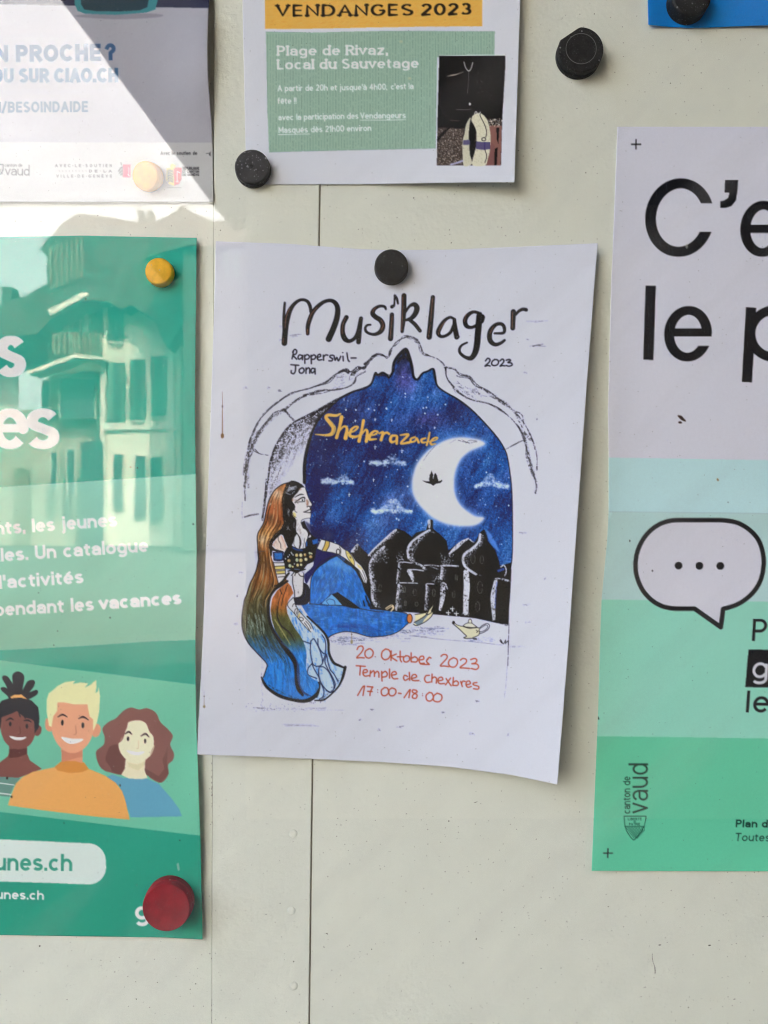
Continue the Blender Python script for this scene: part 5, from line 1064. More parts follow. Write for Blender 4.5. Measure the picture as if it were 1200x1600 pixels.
def bubble_art():      # tall white and green poster, right
    cv = Canvas(916, 188, 1214, 1370, 2, (200, 198, 214), 11)
    K = (34, 35, 38)
    cv.poly([(916, 714.5), (951, 715), (1214, 719), (1214, 802), (916, 799)], (176, 206, 210))
    cv.poly([(916, 799), (1214, 802), (1214, 940.5), (916, 936.5)], (172, 200, 198))
    cv.poly([(916, 936.5), (1214, 940.5), (1214, 1154), (916, 1150)], (140, 200, 180))
    cv.poly([(916, 1150), (1214, 1154), (1214, 1372), (916, 1372)], (98, 188, 152))
    for (x, y, L) in ((994, 225.5, 8), (950, 1333, 7.5)):
        cv.stroke([(x - L, y), (x + L, y)], 2.1, K, cap='butt', smooth=False); cv.stroke([(x, y - L), (x - .4, y + L)], 2.1, K, cap='butt', smooth=False)
    # large words
    cx, cy = 1062.5, 340; a = np.radians(np.linspace(-40, 0, 2))
    t2 = np.linspace(12, 348, 60); C = [(1062 + 45.5 * math.cos(math.radians(q)) - .035 * (-53.5 * math.sin(math.radians(q))), 340 - 53.5 * math.sin(math.radians(q))) for q in t2]
    wv = [15.5 + 1.4 * abs(math.cos(math.radians(q))) for q in t2]
    cv.stroke(C, wv, K, smooth=False, cap='butt')
    cv.poly([(1080, 317.5), (1122, 317.5), (1122, 362), (1080, 362)], (200, 198, 214))
    cv.poly([(1133, 281), (1153.5, 281), (1152, 300), (1150, 313), (1143, 322), (1134, 325), (1125.5, 325), (1125.5, 314.5), (1131, 313.5), (1138, 309), (1139.5, 301), (1132, 301)], K)
    def eglyph(cx, cy, rx, ry, w, bar):
        q = np.linspace(0, 348, 60)
        pts = [(cx - rx, cy + bar), (cx + rx + w * .0, cy + bar)]
        cv.stroke([(cx - rx + 2, cy + bar), (cx + rx + w * .46, cy + bar)], w * .84, K, smooth=False, cap='butt')
        E = [(cx + rx * math.cos(math.radians(v)) - .03 * (-ry * math.sin(math.radians(v))), cy - ry * math.sin(math.radians(v))) for v in q]
        cv.stroke(E, [w * (.86 + .14 * abs(math.cos(math.radians(v)))) for v in q], K, smooth=False, cap='butt')
        cv.poly([(cx + rx * .4, cy + bar + w * .42), (cx + rx + w, cy + bar + w * .42), (cx + rx + w, cy + bar + w * .42 + 14.5), (cx + rx * .4, cy + bar + w * .42 + 14.5)], (200, 198, 214))
    eglyph(1192, 357.5, 27.5, 37, 15.5, 0)
    cv.stroke([(1016.8, 446.5), (1013, 562.2)], 16, K, smooth=False, cap='butt')
    eglyph(1075, 521.5, 29.5, 36.5, 15.5, -2)
    cv.stroke([(1173.6, 480.5), (1167, 597)], 16, K, smooth=False, cap='butt')
    q = np.linspace(140, -140, 30); cv.stroke([(1209 + 36 * math.cos(math.radians(v)), 521.5 - 36.5 * math.sin(math.radians(v))) for v in np.linspace(60, 300, 40)], 14.5, K, smooth=False, cap='butt')
    # scratches seen in the black
    r = np.random.RandomState(5)
    for k in range(420):
        x, y = r.uniform(1005, 1199), r.uniform(280, 596)
        iy, ix = int((y - 188) * 2), int((x - 916) * 2)
        if cv.img[iy, ix].sum() < 130: cv.stroke([(x, y), (x - r.uniform(-.3, .8), y + r.uniform(4, 14))], .55, (110, 116, 126), alpha=r.uniform(.15, .5), smooth=False, rough=.5)
    # speech bubble
    RT = [(790, 771), (860, 771), (930, 773), (1010, 788), (1085, 832), (1140, 895), (1168, 975), (1172, 1060), (1152, 1150), (1105, 1225), (1035, 1283), (970, 1312), (920, 1325)]
    LT = [(741, 1324), (670, 1324), (600, 1322), (535, 1307), (470, 1268), (415, 1205), (381, 1125), (372, 1045), (385, 965), (420, 890), (470, 832), (530, 793), (590, 775), (650, 771), (720, 771), (790, 771)]
    R = [tuple(v) for v in spline(RT, 5)] + [(905, 1440)] + [tuple(v) for v in spline(LT, 5)]
    zp(cv, R, 900, 620, 4., (201, 198, 214)); PR = Z(R, 900, 620, 4.)
    cv.stroke(PR + PR[:2], 6.9, K, smooth=False, cap='butt'); cv.stroke([PR[60], PR[61], PR[62]], 6.9, K, smooth=False, cap='butt')
    for (x, y) in ((641, 1055), (771, 1056), (902, 1057)): cv.ell(900 + x / 4, 620 + y / 4, 6, 6, K)
    letters(cv, "P", (1175, 1001.5), (1197, 1001.5), 25, 34.5, 4.4, K, shear=.06)
    cv.poly([(1169.5, 1015), (1214, 1015.5), (1214, 1074.5), (1164.5, 1073.5)], K)
    letters(cv, "g", (1174.5, 1059.5), (1199, 1060), 25, 34, 4.6, (206, 204, 218), shear=.06, desc=9.5)
    letters(cv, "le", (1165, 1113), (1201, 1113.5), 25.5, 34, 4.6, K, shear=.06, gap=.3)
    letters(cv, "Plan de", (1149.5, 1292.5), (1210, 1293), 8.4, 12, 2.3, (30, 58, 50), gap=.24, shear=.05); letters(cv, "Toutes", (1148.5, 1314), (1203, 1314.5), 8.6, 12.4, 1.5, (30, 58, 50), gap=.24, shear=.1)
    # vertical word mark and shield
    G = (16, 60, 48)
    letters(cv, "vaud", (1012.5, 1270.5), (1012.5, 1193), 24, 30.5, 2.9, G, gap=.28); letters(cv, "canton de", (984.8, 1271), (984.8, 1213.5), 8.8, 11.2, 1.4, G, gap=.28, space=.5)
    sh = [(975.3, 1275.2), (1009.3, 1275.2), (1008.5, 1283), (1006.5, 1291), (1002, 1299), (997, 1306), (992, 1311.5), (990, 1312.5), (987, 1310), (982.5, 1304), (978.5, 1297), (976, 1288)]
    cv.stroke(sh + sh[:1], 1.1, G, smooth=False); cv.stroke([(976, 1291.2), (1007, 1291.2)], 1, G, smooth=False)
    for k in range(12):
        x0 = 977 + k * 2.7; cv.stroke([(x0, 1291.5), (min(x0 + 14, 990 + (x0 - 977) * .45 + 3), min(1291.5 + 22 - k * 1.4, 1310))], .7, G, smooth=False)
    letters(cv, "LIBERTÉ", (981.5, 1281.5), (1002.5, 1281.5), 2.8, 3.8, .6, G, gap=.4); letters(cv, "ET", (990, 1285.2), (994, 1285.2), 2, 2.6, .5, G); letters(cv, "PATRIE", (983, 1289.6), (1000, 1289.6), 2.8, 3.8, .6, G, gap=.4)
    # darker line and pale corner at the fold, insects, specks
    cv.stroke([(951, 799.3), (1060, 801), (1214, 802.5)], .8, (150, 172, 176), smooth=False, alpha=.9)
    cv.poly([(951, 799.5), (957, 801), (952, 812)], (186, 214, 220), .8)
    for p in ([(635, 117), (655, 117), (670, 130), (688, 152), (672, 152), (650, 138)], [(637, 160), (650, 152), (665, 162), (650, 168)]): zp(cv, p, 900, 620, 4., (46, 32, 24), smooth=True)
    zp(cv, [(878, 515), (886, 508), (894, 520), (888, 530)], 900, 620, 4., (130, 104, 60)); cv.ell(984, 845, 1, 1.6, K); cv.ell(1019.5, 892, 1, 1.6, K); cv.ell(1137.5, 785, .8, 1.2, (90, 110, 112)); cv.stroke([(934, 1120), (935.5, 1123.5)], 2, K)
    cv.ell(1073, 385, 2, 3.5, (150, 148, 140), .8)
    for k in range(150): cv.ell(r.uniform(925, 1200), r.uniform(205, 1355), .5, r.uniform(.4, .8), (120, 124, 130), r.uniform(.1, .5))
    return cv
# ---------------------------------------------------------------- helpers
def W(px, py, h=0.0):
    """photo pixel -> point standing h metres in front of the board"""
    k = (CD - h) / CD
    return Vector(((px - 600) * S_ * k, -h, (800 - py) * S_ * k))


def RW(px, py, T):
    """a point of the street behind the camera that the glass shows at this pixel, T metres along the mirrored view"""
    return Vector(((px - 600) * S_ * T / CD, CD - 2 * GL - T, (800 - py) * S_ * T / CD))


def lin(c):
    c = np.asarray(c, float) / 255
    return np.where(c <= .04045, c / 12.92, ((c + .055) / 1.055) ** 2.4)


def ink(c, gain=1.0, haze=0.012):
    return np.clip((lin(c) - haze) / (E_GAIN * gain), .006, .9)


def put(name, me, parent=None, loc=None):
    o = bpy.data.objects.new(name, me); C.objects.link(o)
    if parent is not None:
        o.parent = parent
        at, q = Vector(), parent
        while q is not None: at += q.location; q = q.parent
        me.transform(Matrix.Translation(-at))
    return o


def tag(o, label=None, cat=None, group=None, kind=None):
    if label: o['label'] = label
    if cat: o['category'] = cat
    if group: o['group'] = group
    if kind: o['kind'] = kind
    return o


def empty(name, loc, label, cat, group=None):
    o = bpy.data.objects.new(name, None); C.objects.link(o); o.location = loc; o.empty_display_size = .01
    return tag(o, label, cat, group)


def material(name, color, rough=.5, noise=None, bump=None, attr=None, spec=.5, metal=0.0, specks=None):
    """noise=(scale, amount) darkens/lightens; bump=(scale, distance[, scale2, distance2]); specks=(scale, size, colour)"""
    m = bpy.data.materials.new(name); m.use_nodes = True
    t = m.node_tree; p = t.nodes['Principled BSDF']
    p.inputs['Roughness'].default_value = rough; p.inputs['Specular IOR Level'].default_value = spec; p.inputs['Metallic'].default_value = metal
    tc = t.nodes.new('ShaderNodeTexCoord')
    if attr:
        a = t.nodes.new('ShaderNodeAttribute'); a.attribute_name = attr; col = a.outputs['Color']
    else:
        a = t.nodes.new('ShaderNodeRGB'); a.outputs[0].default_value = (*color, 1); col = a.outputs[0]
    if noise:
        for k, (sc, am) in enumerate([noise] if np.isscalar(noise[0]) else noise):
            n = t.nodes.new('ShaderNodeTexNoise'); n.inputs['Scale'].default_value = sc; n.inputs['Detail'].default_value = 5
            mr = t.nodes.new('ShaderNodeMapRange'); mr.inputs[1].default_value = .3; mr.inputs[2].default_value = .7; mr.inputs[3].default_value = 1 - am; mr.inputs[4].default_value = 1 + am
            v = t.nodes.new('ShaderNodeVectorMath'); v.operation = 'SCALE'
            t.links.new(tc.outputs['Object'], n.inputs['Vector']); t.links.new(n.outputs['Fac'], mr.inputs[0]); t.links.new(col, v.inputs[0]); t.links.new(mr.outputs[0], v.inputs['Scale']); col = v.outputs[0]
    if specks:
        for (sc, size, sc_col, keep) in specks:
            vo = t.nodes.new('ShaderNodeTexVoronoi'); vo.inputs['Scale'].default_value = sc
            n = t.nodes.new('ShaderNodeTexNoise'); n.inputs['Scale'].default_value = sc * 2.3
            dn = t.nodes.new('ShaderNodeMath'); dn.operation = 'MULTIPLY_ADD'; dn.inputs[1].default_value = size * 1.6; dn.inputs[2].default_value = 0
            t.links.new(tc.outputs['Object'], vo.inputs['Vector']); t.links.new(tc.outputs['Object'], n.inputs['Vector']); t.links.new(n.outputs['Fac'], dn.inputs[0])
            lt = t.nodes.new('ShaderNodeMath'); lt.operation = 'LESS_THAN'; t.links.new(vo.outputs['Distance'], lt.inputs[0]); t.links.new(dn.outputs[0], lt.inputs[1])
            sx = t.nodes.new('ShaderNodeSeparateColor'); t.links.new(vo.outputs['Color'], sx.inputs[0])
            k = t.nodes.new('ShaderNodeMath'); k.operation = 'LESS_THAN'; k.inputs[1].default_value = keep; t.links.new(sx.outputs[0], k.inputs[0])
            mu = t.nodes.new('ShaderNodeMath'); mu.operation = 'MULTIPLY'; t.links.new(lt.outputs[0], mu.inputs[0]); t.links.new(k.outputs[0], mu.inputs[1])
            m2 = t.nodes.new('ShaderNodeMath'); m2.operation = 'MULTIPLY'; t.links.new(mu.outputs[0], m2.inputs[0]); t.links.new(sx.outputs[1], m2.inputs[1])
            mx = t.nodes.new('ShaderNodeMix'); mx.data_type = 'RGBA'; mx.inputs[7].default_value = (*sc_col, 1)
            t.links.new(m2.outputs[0], mx.inputs[0]); t.links.new(col, mx.inputs[6]); col = mx.outputs[2]
    t.links.new(col, p.inputs['Base Color'])
    if bump:
        prev = None
        for k in range(0, len(bump), 2):
            n = t.nodes.new('ShaderNodeTexNoise'); n.inputs['Scale'].default_value = bump[k]; n.inputs['Detail'].default_value = 3
            b = t.nodes.new('ShaderNodeBump'); b.inputs['Distance'].default_value = bump[k + 1]; b.inputs['Strength'].default_value = 1
            t.links.new(tc.outputs['Object'], n.inputs['Vector']); t.links.new(n.outputs['Fac'], b.inputs['Height'])
            if prev: t.links.new(prev, b.inputs['Normal'])
            prev = b.outputs[0]
        t.links.new(prev, p.inputs['Normal'])
    return m


def box(bm, x0, x1, y0, y1, z0, z1):
    v = [bm.verts.new(p) for p in ((x0, y0, z0), (x1, y0, z0), (x1, y1, z0), (x0, y1, z0), (x0, y0, z1), (x1, y0, z1), (x1, y1, z1), (x0, y1, z1))]
    for f in ((0, 1, 5, 4), (1, 2, 6, 5), (2, 3, 7, 6), (3, 0, 4, 7), (4, 5, 6, 7), (3, 2, 1, 0)): bm.faces.new([v[i] for i in f])
    return v


def prism(bm, pts, dy):
    """closed outline (list of Vectors in one plane) pushed back by dy metres along -y"""
    a = [bm.verts.new(p) for p in pts]; b = [bm.verts.new((p[0], p[1] - dy, p[2])) for p in pts]
    bm.faces.new(a); bm.faces.new(b[::-1])
    for i in range(len(a)): bm.faces.new((a[i - 1], a[i], b[i], b[i - 1]))


def mesh(name, bm, mat, bevel=0, smooth=False):
    if bevel: bmesh.ops.bevel(bm, geom=bm.edges[:], offset=bevel, segments=2, affect='EDGES', profile=.6)
    bmesh.ops.recalc_face_normals(bm, faces=bm.faces[:])
    me = bpy.data.meshes.new(name); bm.to_mesh(me); bm.free(); me.materials.append(mat)
    if smooth: me.shade_smooth()
    return me


# ---------------------------------------------------------------- the street the glass mirrors
M_ground = material('ground', (.055, .05, .045), 1.0, (.8, .2), (3, .02), spec=0)
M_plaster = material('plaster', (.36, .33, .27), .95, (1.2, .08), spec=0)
M_wood = material('weathered_wood', (.085, .06, .042), .9, (3, .25), spec=0)
M_roof = material('roof_tile', (.04, .03, .026), .95, (2, .3), spec=0)
M_shutter = material('green_shutter', (.035, .06, .045), .9, spec=0)
M_louvre = material('louvre_green', (.07, .11, .09), .9, spec=0)
M_trim = material('pale_trim', (.32, .30, .26), .9, spec=0)
M_pane = material('dark_pane', (.03, .035, .04), .6, spec=.05)
M_lime = material('lime_wash', (.36, .31, .24), .9, (2, .06))
M_dark = material('dark_wall', (.034, .033, .03), .95, (2, .2), spec=0)  # one even dark colour of the row house and the chimneys
M_soffit = material('soffit', (.13, .10, .075), .9, (3, .2))

bm = bmesh.new(); box(bm, -400, 400, -700, 60, -1.7, -1.5)
tag(put('ground', mesh('ground', bm, M_ground)), kind='structure')
bm = bmesh.new(); box(bm, -9, 9, .10, .45, -1.495, 6.5)
tag(put('supporting_wall', mesh('supporting_wall', bm, material('render_coat', (.6, .52, .40), .9, (4, .1)))), 'plastered wall that the notice case hangs on', 'wall')


def pbox(bm, px0, py0, px1, py1, T, dep=.15):
    """box whose street face covers this pixel rectangle of the mirror image"""
    a, b = RW(px0, py1, T), RW(px1, py0, T)
    box(bm, a.x, b.x, a.y - dep, a.y, a.z, b.z)


house = empty('chalet', RW(215, 853, 35), 'tall old house with pale plaster, green shutters and wooden balcony mirrored in the glass', 'house')
bm = bmesh.new(); pbox(bm, 160, 400, 283, 853, 35, 9); put('wall', mesh('wall', bm, M_plaster), house)
bm = bmesh.new(); pbox(bm, 74, 400, 161.5, 640, 35.6, 8); wg = put('wooden_gable', mesh('wooden_gable', bm, M_wood), house)
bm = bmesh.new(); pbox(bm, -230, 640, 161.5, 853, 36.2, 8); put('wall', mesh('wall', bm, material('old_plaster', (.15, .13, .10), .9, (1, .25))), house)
for k in range(7):      # boarding of the gable
    bm = bmesh.new(); pbox(bm, 78 + k * 8, 385 - k * 3, 81 + k * 8, 452 - k * 3, 33.7, .1); put('board', mesh('board', bm, material('pale_board', (.10, .08, .062), .9, spec=0) if k == 0 else bpy.data.materials['pale_board']), wg)
bm = bmesh.new(); prism(bm, [RW(*p, 33.8) for p in ((-240, 500), (-20, 486), (40, 462), (75, 441), (75, 400), (62, 388), (98, 350), (122, 332), (235, 351), (305, 420), (322, 482), (300, 486), (262, 545), (240, 498), (205, 476), (190, 484), (166, 470), (128, 470), (78, 500), (60, 520), (-240, 560))], 7)  # lower outline also builds in the eave's shadow on the facade
rf = put('roof', mesh('roof', bm, M_roof), house)
for x in (214, 228):
    bm = bmesh.new(); pbox(bm, x, 328, x + 7, 352, 34.2, .8); put('chimney', mesh('chimney', bm, M_dark), rf)
bm = bmesh.new(); pbox(bm, 2, 447, 18, 478, 33.9, .8); put('chimney', mesh('chimney', bm, M_dark), rf)
bm = bmesh.new(); prism(bm, [RW(*p, 33.7) for p in ((75, 484), (130, 456), (137, 458), (137, 462), (78, 492))], .3); put('barge_board', mesh('barge_board', bm, M_trim), rf)
bm = bmesh.new(); prism(bm, [RW(*p, 34) for p in ((42, 580), (118, 552), (160, 558), (160, 562), (118, 558), (44, 586))], 1.2); put('balcony_slab', mesh('balcony_slab', bm, M_trim), house)
for k in range(10):
    bm = bmesh.new(); pbox(bm, 82 + k * 8, 520, 87 + k * 8, 552, 34.1, .1); put('baluster', mesh('baluster', bm, M_wood), house)
for (x0, x1) in ((84, 90), (99, 107), (132, 138)):
    bm = bmesh.new(); pbox(bm, x0, 485, x1, 520, 35.3, .1); put('post', mesh('post', bm, M_trim), house)


def window(px0, py0, px1, py1, T=34.9, shut=True):
    w = px1 - px0
    bm = bmesh.new(); pbox(bm, px0, py0, px1, py1, T, .2); wn = put('window', mesh('window', bm, M_trim), house)
    bm = bmesh.new(); pbox(bm, px0 + 1.5, py0 + 1.5, px1 - 1.5, py1 - 1.5, T - .05, .12); put('pane', mesh('pane', bm, M_pane), wn)
    if shut:
        for s in (0, 1):
            a = px0 - w * .52 if s == 0 else px1 + .5
            bm = bmesh.new(); pbox(bm, a, py0 - 1, a + w * .5, py1 + 1, T - .02, .08); put('shutter', mesh('shutter', bm, M_shutter), house)


def shuttered(px0, py0, px1, py1, T=34.9):
    m_ = (px0 + px1) / 2; w = (px1 - px0) * .36
    bm = bmesh.new(); pbox(bm, px0 + w * .5, py0, px1 - w * .5, py1, T, .1); wn = put('window', mesh('window', bm, M_pane), house)
    bm = bmesh.new(); pbox(bm, m_ - .6, py0 + 2, m_ + .6, py1 - 2, T + .02, .05); put('glazing_bar', mesh('glazing_bar', bm, M_shutter), wn)
    for a in (px0, px1 - w):
        bm = bmesh.new(); pbox(bm, a, py0, a + w, py1, T - .03, .08); sh = put('shutter', mesh('shutter', bm, M_shutter), house)
        bm = bmesh.new(); pbox(bm, a + w * .25, py0 + 3, a + w * .75, py1 - 3, T - .08, .04); put('louvre', mesh('louvre', bm, M_louvre), sh)
    bm = bmesh.new(); pbox(bm, px0 + 1, py1 + 1, px1 - 1, py1 + 4, T - .05, .2); put('sill', mesh('sill', bm, M_trim), wn)
for q in ((167, 566, 195, 660), (202, 562, 227, 656), (236, 556, 262, 650), (169, 450, 193, 533)): shuttered(*q)
for q in ((92, 500, 104, 540), (112, 500, 126, 540)): window(*q, T=35.4, shut=False)
for q in ((78, 705, 90, 765), (104, 700, 118, 775), (176, 708, 192, 795), (210, 710, 229, 808), (234, 712, 254, 815)): window(*q, T=34.8, shut=False)
bm = bmesh.new(); pbox(bm, 126, 690, 160, 853, 34.7, .1); put('gateway', mesh('gateway', bm, M_pane), house)
bm = bmesh.new(); prism(bm, [RW(*p, 35.9) for p in ((22, 853), (22, 745), (25, 735), (34, 728), (43, 735), (46, 745), (46, 853))], .1); put('arched_door', mesh('arched_door', bm, M_wood), house)
for q in ((64, 594, 78, 650), (92, 590, 150, 655)): window(*q, T=35.5, shut=False)
bm = bmesh.new(); pbox(bm, 158, 664, 285, 672, 34.85, .25); put('string_course', mesh('string_course', bm, M_trim), house)
bm = bmesh.new(); pbox(bm, 157, 560, 164, 853, 34.8, .2); put('corner_pilaster', mesh('corner_pilaster', bm, M_trim), house)
bm = bmesh.new(); pbox(bm, 262, 560, 272, 853, 34.8, .2); put('corner_pilaster', mesh('corner_pilaster', bm, M_trim), house)

low = empty('row_house', RW(330, 853, 30), 'dark narrow house beside the chalet, mirrored at the edge of the glass', 'house')
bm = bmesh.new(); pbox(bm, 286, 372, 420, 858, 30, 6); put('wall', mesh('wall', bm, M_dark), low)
bm = bmesh.new(); prism(bm, [RW(*p, 29.7) for p in ((226, 404), (226, 353), (250, 344), (270, 334), (283, 321), (287, 321), (297, 330), (336, 346), (430, 332), (430, 384), (290, 384))], 3); put('roof', mesh('roof', bm, M_roof), low)
for x in (351, 367):
    bm = bmesh.new(); pbox(bm, x, 372, x + 4, 432, 29.9, .12); put('window_frame', mesh('window_frame', bm, M_louvre), low)
far = empty('farm_house', RW(-250, 850, 46), 'low old house with broad tiled roof left of the mirrored chalet', 'house')
bm = bmesh.new(); pbox(bm, -620, 520, -70, 852, 46, 8); put('wall', mesh('wall', bm, M_plaster), far)
bm = bmesh.new(); prism(bm, [RW(*p, 45.6) for p in ((-660, 540), (-560, 400), (-180, 400), (-40, 540))], 9); put('roof', mesh('roof', bm, M_roof), far)
for k in range(5):
    bm = bmesh.new(); pbox(bm, -560 + k * 95, 600, -530 + k * 95, 690, 45.9, .2); put('window', mesh('window', bm, M_pane), far)

# cloud bank added to whiten and brighten the mirrored sky over the roofs
def cloud(px, py, T, rx, ry, rz, seed):
    bm = bmesh.new(); bmesh.ops.create_icosphere(bm, subdivisions=6, radius=1)
    for v in bm.verts:
        p = v.co.copy(); f = 1
        for k, (fr, am) in enumerate(((3, .05), (7, .03), (15, .016), (31, .008))):
            f += am * abs(math.sin(p.x * fr + seed + k) + math.sin(p.y * fr * 1.1 + 2 * k) + math.sin(p.z * fr * 1.3 + seed * 2))
        v.co = Vector((p.x * rx * f, p.y * ry * f, p.z * rz * f))
    o = put('cloud', mesh('cloud', bm, M_cloud, smooth=True)); o.location = RW(px, py, T)
    return o
M_cloud = material('cloud_white', (.225, .245, .27), 1.0, spec=0)
tag(cloud(-300, 740, 1500, 1300, 420, 1250, 3), 'broad cloud bank added to whiten the sky mirrored above the roofs', 'cloud')

# covered passage the case stands in: soffit overhead, wall across
HS = 1.5
def edge(T, z=HS): return Vector((.0702 * T - .744 * z, CD - 2 * GL - T, z))
T1, T2 = .27, 4.35
bm = bmesh.new()
a, b = edge(T1), edge(T2)
lo = [Vector((a.x, a.y, HS)), Vector((b.x, b.y, HS)), Vector((7, b.y, HS)), Vector((7, a.y, HS))]
vs = [bm.verts.new(p) for p in lo] + [bm.verts.new(p + Vector((0, 0, .25))) for p in lo]
for f in ((0, 1, 2, 3), (7, 6, 5, 4), (0, 4, 5, 1), (1, 5, 6, 2), (2, 6, 7, 3), (3, 7, 4, 0)): bm.faces.new([vs[i] for i in f])
tag(put('canopy', mesh('canopy', bm, M_soffit)), 'dark boarded canopy over the notice case, its straight edge mirrored top left', 'canopy')
bm = bmesh.new(); a = RW(384, 800, 4.0)
box(bm, a.x, 7, a.y - .3, a.y, -1.495, HS - .004)
tag(put('passage_wall', mesh('passage_wall', bm, M_lime)), 'pale wall facing the notice case across the passage', 'wall')

# ---------------------------------------------------------------- the board
cream = ink((202, 201, 188), haze=.02)
M_board = material('cream_enamel', cream, .38, [(9, .025), (60, .02)], (420, .00025, 90, .0003), specks=[(140, .055, (.10, .095, .08), .13), (60, .03, (.12, .11, .09), .14), (420, .16, (.36, .35, .31), .16)], spec=.25)
M_gap = material('gap', (.34, .31, .25), .9)
board = empty('notice_board', W(600, 2300, 0), 'cream enamelled sheet metal notice board with vertical seams and rivets', 'notice board')


def panel(xa0, xa1, xb0, xb1, front, name='metal_panel'):
    """panel between two slightly leaning edges: (x at top, x at bottom) left and right"""
    y0, y1 = -700, 2300
    f = lambda x_t, x_b, y: x_t + (x_b - x_t) * (y - 290) / 1310
    bm = bmesh.new()
    pts = [(f(xa0, xa1, y0), y0), (f(xb0, xb1, y0), y0), (f(xb0, xb1, y1), y1), (f(xa0, xa1, y1), y1)]
    A = [bm.verts.new(W(x, y, 0) + Vector((0, -front, 0))) for x, y in pts]; B = [bm.verts.new(W(x, y, 0) + Vector((0, .002, 0))) for x, y in pts]
    bm.faces.new(A); bm.faces.new(B[::-1])
    for i in range(4): bm.faces.new((A[i - 1], A[i], B[i], B[i - 1]))
    return put(name, mesh(name, bm, M_board, bevel=.00035, smooth=False), board)


panel(-900, -900, 333.6, 330.6, .0)
panel(334.8, 331.8, 498.9, 482.1, .0011)
panel(501.3, 484.5, 2100, 2100, .0006)
bm = bmesh.new(); box(bm, -.53, .53, .0005, .012, -.53, .53); put('backing', mesh('backing', bm, M_gap), board)


def disc(bm, c, r, h, seg=32, prof=None, squash=None):
    """turned body: axis along -y from the board; prof = [(radius factor, height factor)]"""
    prof = prof or [(1, 0), (1, .72), (.985, .86), (.93, .96), (.86, 1)]
    rings = []
    for (fr, fh) in prof:
        ring = []
        for k in range(seg):
            a = 2 * math.pi * k / seg
            rr = r * fr
            x, z = rr * math.cos(a), rr * math.sin(a)
            if squash: x, z = squash(x, z, rr)
            ring.append(bm.verts.new((c[0] + x, c[1] - h * fh, c[2] + z)))
        rings.append(ring)
    for a, b in zip(rings, rings[1:]):
        for k in range(seg): bm.faces.new((a[k], a[(k + 1) % seg], b[(k + 1) % seg], b[k]))
    bm.faces.new(rings[-1]); bm.faces.new(rings[0][::-1])


rv = None
for (x, y) in ((458.5, 1301), (455.5, 1421.5), (459.5, 1538.5), (458, 1700), (458, 1850), (459, -120), (460, -260)):
    if rv is None:
        bm = bmesh.new(); p = W(x, y, 0); disc(bm, p + Vector((0, -.0009, 0)), .0024, .0005, 24, [(1, 0), (.97, .35), (.85, .7), (.6, .93), (.3, 1)])
        rv = put('rivet', mesh('rivet', bm, M_board, smooth=True), board); rv_p = p
    else:
        o = rv.copy(); C.objects.link(o); o.parent = board; o.location = W(x, y, 0) - rv_p

